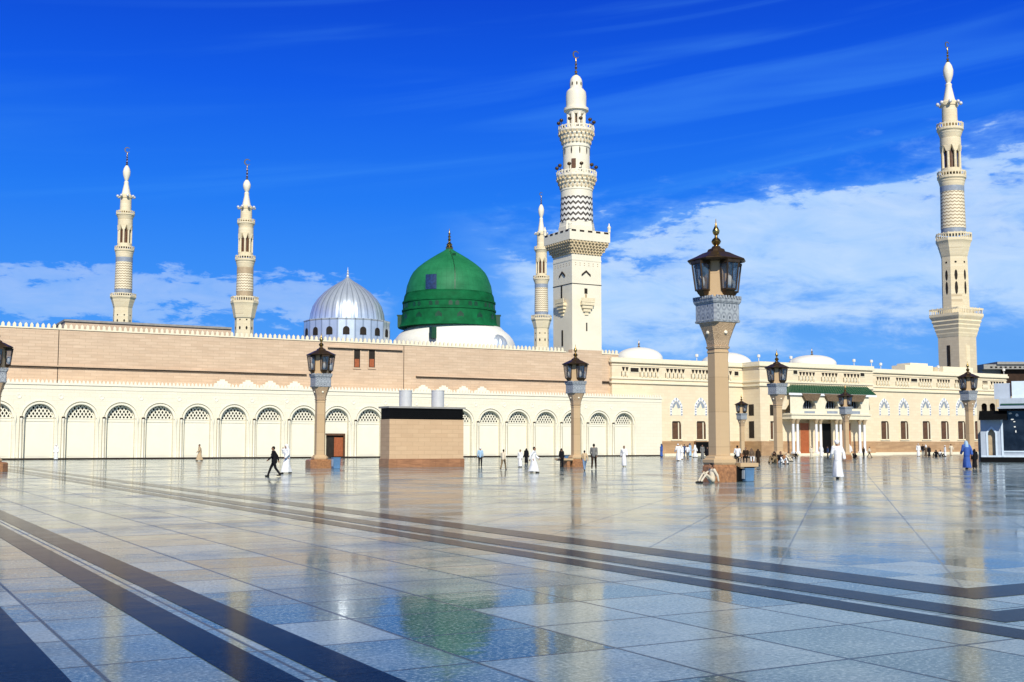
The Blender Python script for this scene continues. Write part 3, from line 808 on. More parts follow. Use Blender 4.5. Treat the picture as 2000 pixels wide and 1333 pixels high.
dprof = P2(678, sv.y, [(661, 84), (645, 84)])
wmb = MB(); zb, rr = dprof[0]; zt = dprof[1][0]; wmb.prism([(-.42, zb)] + arch_pts(0, .42, zt-.45, 8) + [(.42, zb)], -.06, .02)
w0 = None
for i in range(16):
    a = 2*PI*i/16 + 2*PI/16
    rr2 = rr*math.cos(PI/16)
    if w0 is None: w0 = wmb.build('drum_window', M['dark'], sd); c = w0
    else: c = copy_tree(w0, sd)
    a = 2*PI*i/16
    c.location = (rr2*math.cos(a+PI/16+PI/16), rr2*math.sin(a+PI/8), 0); c.rotation_euler = (0, 0, a+PI/8+PI/2)
MB().lathe(P2(678, sv.y, [(541, 3), (539, 2.8), (537, 1), (535, 2.5), (532, 1), (530, 1.8), (528, .6), (522, .2)]), 10).build('finial', M['steel'], sd, smooth=40)
# green dome
gv = W(Ls(877, 12, 620), 12)
gd = empty('green_dome', gv, THETA, 'large deep green pointed dome on a banded green drum with a gilt finial', 'dome')
gp = [(576, 84.5), (571, 84), (560, 82), (552, 79), (543, 75.5), (534, 70.5), (525, 62), (516, 51), (507, 38), (498, 23.5), (491, 11.5), (487, 6), (485, 4)]
MB().lathe(P2(877, gv.y, gp), 96).build('shell', M['green'], gd, smooth=50)
gdr = [(642, 99), (640, 97), (634, 93.5), (620, 92), (612, 90.5), (611, 92), (608, 92), (607, 90), (596, 89.5), (595, 91), (592, 91), (591, 89), (583, 87.5), (580, 87), (579, 85.5), (577, 85.5), (575.5, 83)]
MB().lathe(P2(877, gv.y, gdr), 96).build('drum', M['green_drum'], gd, smooth=30)
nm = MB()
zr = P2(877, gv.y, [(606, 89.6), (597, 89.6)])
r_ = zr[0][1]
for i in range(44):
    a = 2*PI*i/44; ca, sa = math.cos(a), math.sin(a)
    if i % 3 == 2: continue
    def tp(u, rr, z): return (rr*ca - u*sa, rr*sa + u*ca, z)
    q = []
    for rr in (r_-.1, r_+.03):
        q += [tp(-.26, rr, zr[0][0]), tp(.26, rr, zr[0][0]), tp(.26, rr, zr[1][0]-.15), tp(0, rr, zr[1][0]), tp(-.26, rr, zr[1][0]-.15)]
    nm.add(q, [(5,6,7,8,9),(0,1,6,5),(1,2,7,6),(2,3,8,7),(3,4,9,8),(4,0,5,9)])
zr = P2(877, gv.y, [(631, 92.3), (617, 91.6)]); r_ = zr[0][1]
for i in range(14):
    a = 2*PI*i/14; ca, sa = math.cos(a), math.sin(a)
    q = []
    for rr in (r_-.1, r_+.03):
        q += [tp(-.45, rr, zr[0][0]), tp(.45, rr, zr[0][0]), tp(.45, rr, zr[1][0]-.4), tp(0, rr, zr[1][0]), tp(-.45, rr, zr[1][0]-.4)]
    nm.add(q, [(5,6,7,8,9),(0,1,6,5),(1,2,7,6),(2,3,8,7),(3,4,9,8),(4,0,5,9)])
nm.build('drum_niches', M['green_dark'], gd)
# buttress turrets at the drum foot and eave spouts
zb_ = z_at(640, 877, gv.y); zt_ = z_at(618, 877, gv.y); rb = 97*gv.y/F
t0_ = None
for i in range(8):
    a = 2*PI*i/8 + math.radians(-29.4)
    if i in (5, 6, 7): continue
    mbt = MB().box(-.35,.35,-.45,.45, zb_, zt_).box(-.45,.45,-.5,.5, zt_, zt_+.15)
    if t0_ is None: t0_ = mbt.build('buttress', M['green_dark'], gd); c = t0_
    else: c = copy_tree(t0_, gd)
    c.location = (rb*.985*math.cos(a), rb*.985*math.sin(a), 0); c.rotation_euler.z = a
# blue patch window and small round opening on the shell
def shell_pt(dpx, py, out=.05):
    pr = P2(877, gv.y, gp); z = z_at(py, 877, gv.y)
    for (a, b_) in zip(pr[:-1], pr[1:]):
        if a[0] <= z <= b_[0] or b_[0] <= z <= a[0]:
            t_ = (z-a[0])/(b_[0]-a[0]); r = a[1]+(b_[1]-a[1])*t_; break
    else: r = pr[0][1]
    d = gv.y; xw = dpx*d/F
    return r, z, xw
def patch(mb, dx0, dx1, py0, py1, out=.06, n=6, m=6):
    vs = []; fs = []
    view = Vector((-gv.x, -gv.y, 0)).normalized(); right = Vector((-view.y, view.x, 0))
    for j in range(m+1):
        py = py0 + (py1-py0)*j/m
        for i in range(n+1):
            r, z, xw = shell_pt(dx0+(dx1-dx0)*i/n, py); r += out
            h = math.sqrt(max(0, r*r-xw*xw)); wv = right*xw + view*h
            vs.append((wv.dot(DX), wv.dot(DY), z))
    for j in range(m):
        for i in range(n): fs.append((j*(n+1)+i, j*(n+1)+i+1, (j+1)*(n+1)+i+1, (j+1)*(n+1)+i))
    mb.add(vs, fs)
mb = MB(); patch(mb, -45, -24, 575, 546); o = mb.build('blue_hatch', plain('blue_hatch_paint', (.010,.035,.11), .5, var=.6, nscale=3), gd, smooth=60, label='dark blue square hatch on the dome')
mb = MB(); patch(mb, 6, 13, 504, 498); mb.build('round_opening', M['green_dark'], gd)
mb = MB()
for k in range(14):
    pa_ = 575-(575-489)*k/14; pb2 = 575-(575-489)*(k+1)/14
    def xo(p): return 11*math.sin(min(1, (p-487)/60)*PI/2)
    patch(mb, xo((pa_+pb2)/2)-.8, xo((pa_+pb2)/2)+.8, pa_, pb2, .05, 1, 1)
mb.build('lead_seam', M['green_dark'], gd)
MB().lathe(P2(877, gv.y, [(487, 7), (484, 7.5), (481, 5), (478, 6), (475, 3), (472, 1.5), (469, 3.3), (466, 1.5), (463, 3), (460, 1.2), (457, 2.4), (454, 1), (451, .8), (447, .3)]), 12).build('finial', M['gold'], gd, smooth=40)
# white lobed roof below the drum, with a small silver cupola
wb = MB(); wb.lathe(P2(887, gv.y, [(700, 120), (672, 119), (664, 115), (655, 108), (647, 98), (641, 92), (640, 80)]), 64); 
wo = wb.build('white_base_roof', M['white'], gd, smooth=50); wo.location = (Ls(887, 12, 650)-Ls(877, 12, 650), 0, 0)
cut = MB().box(-.30,.40, -.2,.6, z_at(664, 844, gv.y-6), z_at(642, 844, gv.y-6)); o = cut.build('roof_gap', M['green_dark'], gd)
vv = W(Ls(846, 5.6, 650), 5.6) - gv; o.location = (vv.dot(DX), vv.dot(DY), 0)
cv = W(Ls(968, 5.0, 660), 5.0); r0 = 23*cv.y/F
cu = MB().lathe([(z_at(690, 968, cv.y), r0)] + P2(968, cv.y, [(678, 23), (670, 22.5), (663, 19), (657, 13), (654, 6), (653, .5)]), 40, shape=lambda a: 1 + .03*math.cos(a*20))
o = cu.build('small_cupola', M['silver'], gd, smooth=35); vv = cv-gv; o.location = (vv.dot(DX), vv.dot(DY), 0)

# ------------------------------------------------------------------ minarets
def rail_ring(mb, z0, z1, r, n, rot=0.0, wd=.10, square=False):
    """open parapet: bottom and top rail with posts, drawn as one mesh"""
    h = z1-z0
    mb.lathe([(z0, r-.02), (z0, r), (z0+h*.30, r), (z0+h*.30, r-wd), (z0, r-wd)], n, rot=rot, cap=False)
    mb.lathe([(z0+h*.72, r-wd), (z0+h*.72, r), (z0+h*.92, r), (z0+h*.92, r-wd), (z0+h*.72, r-wd)], n, rot=rot, cap=False)
    m = max(12, int(2*PI*r/.55))
    for i in range(m):
        a = 2*PI*i/m
        if n <= 8:
            k = math.cos(PI/n)/math.cos(((a-rot) % (2*PI/n)) - PI/n)
        else: k = 1
        rr = r*k - wd*.5; c, s = math.cos(a), math.sin(a); q = .10
        vs = []
        for z in (z0+h*.30, z0+h*.99 if i % 2 else z0+h*.72):
            for (u, v) in ((-q,-wd*.5),(q,-wd*.5),(q,wd*.5),(-q,wd*.5)):
                vs.append(((rr+v)*c - u*s, (rr+v)*s + u*c, z))
        mb.add(vs, [(0,1,5,4),(1,2,6,5),(2,3,7,6),(3,0,4,7),(4,5,6,7)])
def ring_dots(root, name, px, Yd, py, hw_r, dot, n, rot=0.0, shapeoct=True, tall=1.0, y1=None):
    """small dark openings around a shaft, one mesh"""
    (z, r) = P2(px, Yd, [(py, hw_r)])[0]; d = dot*Yd/F
    mb = MB()
    for i in range(n):
        a = rot + 2*PI*i/n; c, s = math.cos(a), math.sin(a); q = []
        for rr in (r-.15, r+.025):
            for t in range(8):
                b = 2*PI*t/8; u = d*math.cos(b); zz = z + d*tall*math.sin(b)
                q.append((rr*c-u*s, rr*s+u*c, zz))
        mb.add(q, [tuple(range(8,16))] + [(t, (t+1) % 8, 8+(t+1) % 8, 8+t) for t in range(8)])
    return mb.build(name, M['dark'], root)
def crescent(mb, z, r):
    n = 16; vs = []; fs = []
    for i in range(n+1):
        a = math.radians(-60) - (2*PI - math.radians(60))*i/n + math.radians(0)
        a = math.radians(60) - (math.radians(300))*i/n
        t = .12*r + .22*r*math.sin(PI*i/n)
        for (rr, yy) in ((r-t, -.07*r), (r, -.07*r), (r, .07*r), (r-t, .07*r)):
            vs.append((rr*math.sin(a - PI*0 + 0), yy, z + r - rr*math.cos(a)*-1*-1))
    for i in range(n):
        for k in range(4): fs.append((i*4+k, i*4+(k+1) % 4, (i+1)*4+(k+1) % 4, (i+1)*4+k))
    mb.add(vs, fs)
def finial_mb(px, Yd, y0, y1, w_):
    h = y0-y1; pr = []
    pr += [(y0, w_*.8), (y0-h*.05, w_)]
    for (c, k) in ((.16, 1.0), (.32, .85), (.46, .7), (.58, .55)):
        pr += [(y0-h*(c-.055), w_*.3), (y0-h*c, w_*k), (y0-h*(c+.055), w_*.3)]
    pr += [(y0-h*.72, w_*.22)]
    mb = MB().lathe(P2(px, Yd, pr), 10)
    za = z_at(y0-h*.70, px, Yd); zb = z_at(y1, px, Yd)
    crescent(mb, za, (zb-za)*.5)
    return mb
OCT = PI/8
def new_minaret(px, Yd, S, label, band='greyband', base=None, group='minarets of one design'):
    """S = dict of pixel rows; slender stone minaret"""
    root = empty('minaret', at_depth(px, Yd), THETA, label, 'minaret', group)
    def L(nm, prof, n, mat, rot=0.0, sm=35, par=None): return MB().lathe(P2(px, Yd, prof), n, rot=rot).build(nm, M[mat], par or root, smooth=sm)
    k = S['k']
    finial_mb(px, Yd, S['fin'][0]+1, S['fin'][1], 3.0*k).build('finial', M['gold'], root, smooth=40)
    a, b_ = S['bulb']; hh = b_-a
    L('bulb', [(b_, 3*k), (b_-hh*.15, 5.2*k), (b_-hh*.38, 8*k), (b_-hh*.6, 8.6*k), (b_-hh*.8, 6.5*k), (b_-hh*.93, 3.6*k), (a, 1.5*k)], 24, 'mwhite')
    a, b_ = S['cone']; hh = b_-a
    L('cone', [(b_, 10.5*k), (b_-hh*.3, 8.4*k), (b_-hh*.8, 5*k), (b_-hh*.9, 5.6*k), (a, 2.8*k)], 24, 'mwhite')
    a, b_ = S['cyl']; hh = b_-a
    L('turret', [(b_, 13*k), (b_-hh*.75, 12.6*k), (b_-hh*.77, 14*k), (b_-hh*.9, 14.2*k), (a, 10.5*k)], 24, 'mstone')
    flo = None
    for i in range(8):
        fl = MB()
        z, r = P2(px, Yd, [(a+hh*.14, 19*k)])[0]; aa = 2*PI*i/8
        fl.ell((r*math.cos(aa), r*math.sin(aa), z), (.28*k*Yd/200, .28*k*Yd/200, .30*k*Yd/200), 8, 5)
        q = r*.62; fl.tube([(q*math.cos(aa), q*math.sin(aa), z-.25), (r*math.cos(aa), r*math.sin(aa), z-.1)], [.06, .06], 5)
        fl.build('floodlight', M['steel'], root, smooth=50)
    def balcony(y0, y1, y2, w0, w1, n, rot, steps=4):
        """y0 top of parapet, y1 floor, y2 foot of corbelling"""
        pr = [(y2, w1)]
        for i in range(steps):
            t0 = (i+.1)/steps; t1 = (i+.75)/steps
            wa = w1 + (w0*.94-w1)*((i+.35)/steps)**1.2; wb_ = w1 + (w0*.97-w1)*((i+1)/steps)**1.2
            pr += [(y2+(y1-y2)*t0, wa), (y2+(y1-y2)*t1, wb_)]
        pr += [(y1+.3, w0), (y1-.6, w0), (y1-.7, w0*.8)]
        o = MB().lathe(P2(px, Yd, pr), n, rot=rot).build('balcony', M['mstone'], root, smooth=25)
        mb = MB(); z1 = z_at(y0, px, Yd); z0 = z_at(y1, px, Yd); r = P2(px, Yd, [(y0, w0)])[0][1]
        rail_ring(mb, z0, z1, r, n, rot); mb.build('parapet', M['mstone'], o)
    b1 = S['b1']; balcony(*b1, 24, 0)
    # arcaded lantern stage
    a, b_, wA = S['arc']
    core = L('arcade_core', [(b_, wA*.62), (a, wA*.62)], 16, 'wood')
    zt = z_at(a+(b_-a)*.22, px, Yd); z0 = z_at(b_, px, Yd); z1 = z_at(a, px, Yd); r = P2(px, Yd, [(b_, wA)])[0][1]
    mb = MB(); mb.lathe([(zt, r*.70), (zt, r), (z1, r), (z1, r*.7)], 24)
    for i in range(8):
        aa = 2*PI*(i+.5)/8; mb.lathe([(z0, r*.13), (zt, r*.13)], 8, (r*.86*math.cos(aa), r*.86*math.sin(aa)))
        aa2 = aa
        c, s = math.cos(aa), math.sin(aa); q = []
        for z, hwid in ((zt-(zt-z0)*.22, r*.16), (zt+.01, r*.36)):
            for rr in (r*.74, r*.985):
                for u in (-hwid, hwid): q.append((rr*c-u*s, rr*s+u*c, z))
        mb.add(q, [(2,3,7,6),(0,4,5,1),(0,2,6,4),(1,5,7,3),(0,1,3,2)])
    zb2 = z0+(zt-z0)*.16; mb.lathe([(z0, r*.7), (z0, r*.97), (zb2, r*.97), (zb2, r*.7)], 24)
    mb.build('arcade_stage', M['mstone'], root, smooth=30)
    balcony(*S['b2'], 24, 0)
    a, b_, wS = S['shaft']; hh = b_-a; bd = S['band']
    L('upper_band', [(a+bd, wS), (a, wS)], 32, band); L('lower_band', [(b_, wS*1.02), (b_-bd, wS*1.02)], 32, band)
    L('chevron_shaft', [(b_-bd, wS*1.04), (a+bd, wS*.98)], 48, 'zig_relief')
    balcony(*S['b3'], 8, OCT, 4)
    a, b_, wO, wO2 = S['oct']
    L('octagonal_shaft', [(b_, wO2), (a, wO)], 8, 'mstone', OCT)
    ca = math.cos(PI/8)
    for (py, dot, tall) in S['dots']: ring_dots(root, 'shaft_openings', px, Yd, py, (wO+(wO2-wO)*(py-a)/(b_-a))*ca*1.0, dot, S.get('nd', 8), 0 if S.get('nd', 8) == 8 else OCT*.5, tall=tall)
    if base:
        yb0, yb1, yb2, w0, w1, ybot, w2 = base
        pr = [(yb2, w1)]
        for i in range(5):
            pr += [(yb2+(yb1-yb2)*(i+.1)/5, w1+(w0*.93-w1)*(i+.3)/5), (yb2+(yb1-yb2)*(i+.8)/5, w1+(w0*.98-w1)*(i+1)/5)]
        pr += [(yb1, w0), (yb1-.8, w0), (yb1-.8, w0*.75)]
        q = math.sqrt(2)/1.40
        o = MB().lathe(P2(px, Yd, [(y, w_*1.0) for (y, w_) in pr]), 4, rot=PI/4).build('balcony', M['mstone'], root)
        mb = MB(); z1 = z_at(yb0, px, Yd); z0 = z_at(yb1, px, Yd); r = P2(px, Yd, [(yb0, w0)])[0][1]
        rail_ring(mb, z0, z1, r, 4, PI/4); mb.build('parapet', M['mstone'], o)
        MB().lathe(P2(px, Yd, [(ybot, w2*1.0), (yb2+.0, w1)]), 4, rot=PI/4).build('square_shaft', M['brownstone'], root)
        h = P2(px, Yd, [(700, w2)])[0][1]/math.sqrt(2)
        zs0, zs1 = z_at(730, px, Yd), z_at(676, px, Yd)
        MB().box(-h-.05, -h-.002, -.35, .35, zs0, zs1).build('shaft_slit', M['dark'], root)
        MB().box(-.5, .5, -h-.05, -h-.002, zs0, zs1).build('shaft_panel', M['mstone'], root)
    return root
M['brownstone'] = masonry('shaded_tan_stone', (.66,.56,.38), (.60,.50,.33), (.48,.40,.27), .8, .5, .12)

new_minaret(228+4, 285, dict(k=.83, fin=(323, 288), bulb=(323, 355), cone=(354, 381), cyl=(380, 414), b1=(413, 421, 430, 17.5, 13.5),
    arc=(430, 483, 14), b2=(482, 491, 504, 18.5, 15.5), shaft=(504, 575, 16), band=9, b3=(574, 582, 602, 25, 18), oct=(602, 700, 18, 18.5), dots=((617, 1.5, 1), (628, 1.7, 1.7))),
    'slender cream minaret with two grey bands, standing farthest left above the pink wall')
new_minaret(472, 262, dict(k=.86, fin=(352, 311), bulb=(351, 377), cone=(375, 406), cyl=(402, 432), b1=(429, 438, 446, 17, 13.5),
    arc=(446, 501, 14.5), b2=(500, 510, 524, 19.5, 15.5), shaft=(524, 582, 16), band=12, b3=(580, 593, 622, 27, 20), oct=(622, 710, 18, 18.5), dots=((626, 1.6, 1), (642, 2.0, 1.8))),
    'slender cream minaret with a brown band, just left of the silver dome', band='brownband')
new_minaret(1058, 340, dict(k=.66, fin=(400, 376), bulb=(399, 427), cone=(425, 455), cyl=(452, 487), b1=(482, 489, 495, 14, 10.5),
    arc=(495, 541, 11), b2=(539, 547, 556, 16, 12.5), shaft=(556, 617, 13), band=7, b3=(616, 625, 642, 20.5, 15), oct=(642, 720, 14.5, 15), dots=((652, 1.3, 1), (665, 1.5, 2))),
    'slender distant cream minaret directly beside the square white tower, right of the green dome')
new_minaret(1876, 215, dict(k=1.12, fin=(122, 82), bulb=(121, 164), cone=(162, 200), cyl=(197, 244), b1=(242, 256, 272, 25, 18.5),
    arc=(272, 339, 19.5), b2=(336, 350, 366, 27, 22), shaft=(366, 458, 22.5), band=10, b3=(457, 473, 504, 35, 25), oct=(504, 622, 25, 26.5), dots=((515, 2.3, .9), (540, 3.0, 3.6), (565, 3.0, 4.5))),
    'tallest slender cream minaret rising behind the building at the far right', base=(603, 620, 660, 50, 35, 760, 35))
# the white tower minaret
TW = sTowR - sTowL; tl = None
yb_back = YU
# find the depth of the left face from its silhouette at px 1079
for i in range(200):
    y = YU + i*.05; v = W(sTowL, y)
    r = ray(1079, 600); 
    if abs((v.x/v.y) - r.x/r.y) < .0005: break
TD = max(TW*.95, min(y-YU, TW*1.1))
tc_ = W((sTowL+sTowR)/2, YU-.06+TD/2)
mroot = empty('main_minaret', tc_, THETA, 'big white minaret with square shaft, chevron drum and three balconies, right of the green dome', 'minaret')
TPX = 1000 + F*tc_.x/(tc_.y*CP); TY = tc_.y
hx, hy = TW/2, TD/2
def zt(py): return z_at(py, 1128, TY)
mb = MB(); mb.box(-hx, hx, -hy, hy, zt(700), zt(548)); mb.box(-hx, hx, -hy, hy, zt(556.5)+.08, zt(503))
mb = MB(); mb.box(-hx, hx, -hy, hy, 8, zt(503)); mb.build('square_shaft', M['mwhite_stone'] if 'mwhite_stone' in M else M['mwhite'], mroot)
MB().box(-hx-.05, hx+.05, -hy-.05, hy+.05, zt(560.5), zt(559.3)).build('string_course', M['darkline'], mroot)
MB().box(-hx-.04, hx+.04, -hy-.04, hy+.04, zt(515), zt(512)).build('string_course', M['mwhite'], mroot)
# muqarnas corbels
cor = MB(); tiers = 5
zz0, zz1 = zt(503), zt(478); out = (118-93)/2*TY/F*1.05
for i in range(tiers):
    za = zz0+(zz1-zz0)*i/tiers; zb = zz0+(zz1-zz0)*(i+1)/tiers-.02; o0 = out*(i+.2)/tiers; 
    cor.box(-hx-o0, hx+o0, -hy-o0, hy+o0, za, zb)
    o1 = out*(i+1)/tiers; n = 11; 
    for j in range(n):
        u = -1 + 2*(j+.5+(.5 if i % 2 else 0))/n
        if abs(u) > 1: continue
        ux = u*(hx+o1*.8); uy = u*(hy+o1*.8); q = .13
        zc = za+(zb-za)*.25
        cor.box(ux-q, ux+q, -hy-o1, -hy-o0+.001, zc, zb-.01); cor.box(-hx-o1, -hx-o0+.001, uy-q, uy+q, zc, zb-.01)
        cor.box(ux-q, ux+q, hy+o0-.001, hy+o1, zc, zb-.01); cor.box(hx+o0-.001, hx+o1, uy-q, uy+q, zc, zb-.01)
cor.build('muqarnas_corbels', M['mcorb'], mroot)
bx, by = hx+out, hy+out
mb = MB(); mb.box(-bx, bx, -by, by, zz1, zz1+.25)
pw = MB(); zp0, zp1 = zz1+.25, zt(458)
for (x0,x1,y0,y1) in ((-bx,bx,-by,-by+.2),(-bx,bx,by-.2,by),(-bx,-bx+.2,-by+.2,by-.2),(bx-.2,bx,-by+.2,by-.2)): pw.box(x0,x1,y0,y1,zp0,zp1)
pf = mb.build('gallery_floor', M['mwhite'], mroot)
n = 5; nf = len(pw.f)
for j in range(n):
    u = -1+2*(j+.5)/n; q = .36
    pw.box(u*bx-q, u*bx+q, -by-.03, -by-.0, zp1-.30, zp1-.05); pw.box(-bx-.03, -bx-.0, u*by-q, u*by+q, zp1-.30, zp1-.05)
po = pw.build('parapet', M['mwhite'], pf); po.data.materials.append(M['darkline'])
for p_ in po.data.polygons[nf:]: p_.material_index = 1
for (sx_, sy_) in ((-1,-1),(1,-1),(1,1),(-1,1)):
    MB().lathe([(zp1,.20),(zp1+.5,.20),(zp1+.7,.28),(zp1+.95,.12),(zp1+1.3,.04)], 8, (sx_*(bx-.1), sy_*(by-.1))).build('corner_knob', M['mwhite'], pf, smooth=40)
# details on the two visible faces
def face_box(nm, mat, face, u0, u1, py0, py1, out=.04):
    z0, z1 = zt(py1), zt(py0); mb = MB()
    if face == 'f': mb.box(u0*hx, u1*hx, -hy-out, -hy-.002, z0, z1)
    else: mb.box(-hx-out, -hx-.002, u0*hy, u1*hy, z0, z1)
    return mb.build(nm, M[mat], mroot)
face_box('slit_window', 'dark', 'f', -.06, .02, 634, 650); face_box('slit_window', 'dark', 'l', -.05, .10, 647, 678)
face_box('arched_window', 'dark', 'f', -.16, .04, 568, 578); face_box('window_base', 'brownband', 'f', -.12, 0, 579, 586); face_box('arched_window', 'dark', 'l', .02, .16, 560, 590)
for face in ('f', 'l'):
    half = hx if face == 'f' else hy
    hood = MB(); z0 = zt(541); z1 = zt(533); w_ = half*.30
    for sg in (-1, 1):
        p = [(0, z1), (0, z1-.25), (sg*w_, z0-.25), (sg*w_, z0)]
        if face == 'f': hood.prism([(x-.05*hx, z) for (x, z) in p], -hy-.12, -hy-.002)
        else: hood.add([(-hx-.12, x, z) for (x, z) in p] + [(-hx-.002, x, z) for (x, z) in p], [(0,1,2,3),(0,4,5,1),(1,5,6,2),(2,6,7,3),(3,7,4,0)])
    hood.build('pointed_hood', M['darkline'], mroot)
    # carved balconet
    bk = MB(); zc = zt(600)
    for i, (w2, o2) in enumerate(((.42,.55),(.34,.42),(.24,.28),(.12,.14))):
        za = zc - .45*(i+1) + .4; 
        if face == 'f': bk.box(-w2*half-.1, w2*half-.1, -hy-o2, -hy-.002, za, za+.40)
        else: bk.box(-hx-o2, -hx-.002, -w2*half, w2*half, za, za+.40)
    if face == 'f': bk.box(-.45*half-.1, .45*half-.1, -hy-.60, -hy-.50, zc+.35, zc+.95)
    else: bk.box(-hx-.60, -hx-.50, -.45*half, .45*half, zc+.35, zc+.95)
    bk.build('balconet', M['mstone'], mroot)
    for row in (519, 523):
        dm = MB()
        for j in range(6):
            u = (-.75+.3*j)*half
            if face == 'f': dm.box(u-.07, u+.07, -hy-.03, -hy-.002, zt(row+1.3), zt(row))
            else: dm.box(-hx-.03, -hx-.002, u-.07, u+.07, zt(row+1.3), zt(row))
        dm.build('carved_row', M['brownband'], mroot)
def ML(nm, prof, n, mat, rot=0.0, sm=30, par=None):
    return MB().lathe(P2(1128, TY, prof), n, rot=rot).build(nm, M[mat], par or mroot, smooth=sm)
ML('drum_base', [(458, 36), (446, 36), (445, 35), (436, 34)], 8, 'mwhite', OCT)
ML('chevron_drum', [(438, 32.5), (388, 31)], 48, 'zig_main')
ML('upper_drum', [(388, 31), (376, 31), (375, 32), (372, 32), (371, 30.5), (366, 30.5)], 32, 'mwhite')
def mbalc(y0, y1, y2, w0, w1):
    pr = [(y2, w1)]
    for i in range(4): pr += [(y2+(y1-y2)*(i+.1)/4, w1+(w0*.93-w1)*((i+.4)/4)), (y2+(y1-y2)*(i+.75)/4, w1+(w0*.99-w1)*((i+1)/4))]
    pr += [(y1, w0), (y1-1, w0), (y1-1, w0*.75)]
    o = ML('balcony', pr, 16, 'mwhite', 0, 20)
    z0, z1 = z_at(y1, 1128, TY), z_at(y0, 1128, TY); r = P2(1128, TY, [(y0, w0)])[0][1]
    mb = MB(); rail_ring(mb, z0, z1, r, 16); mb.build('parapet', M['mwhite'], o)
    # muqarnas teeth
    t = MB()
    for tier in range(3):
        zz, rr = P2(1128, TY, [(y2+(y1-y2)*(tier+.5)/3, w1+(w0-w1)*((tier+.9)/3))])[0]
        for i in range(24):
            a = 2*PI*(i+(.5 if tier % 2 else 0))/24; c, s = math.cos(a), math.sin(a); q = .10
            t.add([((rr-.35)*c-u*s, (rr-.35)*s+u*c, z) if k == 0 else ((rr+.02)*c-u*s, (rr+.02)*s+u*c, z) for z in (zz-.22, zz+.2) for k in (0, 1) for u in (-q, q)],
                  [(0,1,3,2),(2,3,7,6),(0,2,6,4),(1,5,7,3),(4,6,7,5)])
    t.build('muqarnas', M['mcorb'], o)
    for i in range(10):
        sp2 = MB()
        a = 2*PI*i/10; c, s = math.cos(a), math.sin(a); zr_ = z1+.1; rr = r*.93
        sp2.tube([(rr*c, rr*s, z1-.2), (rr*c*1.02, rr*s*1.02, z1+.45)], [.05,.05], 6); sp2.ell((rr*c*1.04, rr*s*1.04, z1+.65), (.30,.30,.26), 8, 5)
        sp2.build('loudspeaker', M['bronze'], o, smooth=50)
mbalc(337, 348, 371, 39.5, 30.5)
ML('mid_shaft', [(348, 27), (292, 26), (291, 27.5), (288, 27.5), (287, 26.5), (280, 26.5)], 16, 'mwhite')
ring_dots(mroot, 'slit_windows', 1128, TY, 299, 26.1, 1.2, 10, tall=6)
mb = MB(); zr_, rr = P2(1128, TY, [(326, 26.8)])[0]
dwm = MB(); vd = Vector((-tc_.x, -tc_.y, 0)).normalized(); aa = math.atan2(vd.dot(DY), vd.dot(DX)) - .2; c, s = math.cos(aa), math.sin(aa)
dwm.add([(r2*c-u*s, r2*s+u*c, z) for r2 in (rr-.3, rr+.06) for (u, z) in ((-.3, zt(336)), (.3, zt(336)), (.3, zt(316)), (-.3, zt(316)))], [(4,5,6,7),(0,1,5,4),(1,2,6,5),(2,3,7,6),(3,0,4,7)])
dwm.build('balcony_door', M['wood'], mroot)
mbalc(249, 259, 284, 35.5, 26.5)
ML('lantern_core', [(262, 11), (218, 11)], 12, 'wood')
pz0, pr0 = P2(1128, TY, [(258, 18)])[0]; pz1 = zt(221)
mb = MB()
for i in range(8):
    a = 2*PI*(i+.5)/8 + .2; mb.lathe([(pz0-1, .32), (pz1, .32)], 8, (pr0*.85*math.cos(a), pr0*.85*math.sin(a)))
mb.lathe(P2(1128, TY, [(226, 14), (226, 18.5), (219, 21), (218, 24.5), (213, 24.5), (212, 20), (211, 14)]), 16)
mb.build('lantern_colonnade', M['mwhite'], mroot, smooth=30)
ML('cupola', [(212, 19.5), (190, 20), (181, 19), (176, 15), (174, 12), (160, 12), (156, 11), (151, 8), (148, 4), (147, 2)], 20, 'mwhite')
ring_dots(mroot, 'cupola_windows', 1128, TY, 166, 12.0, 1.5, 8, .35, tall=2.6)
finial_mb(1128, TY, 149, 100, 3.6).build('finial', M['gold'], mroot, smooth=40)

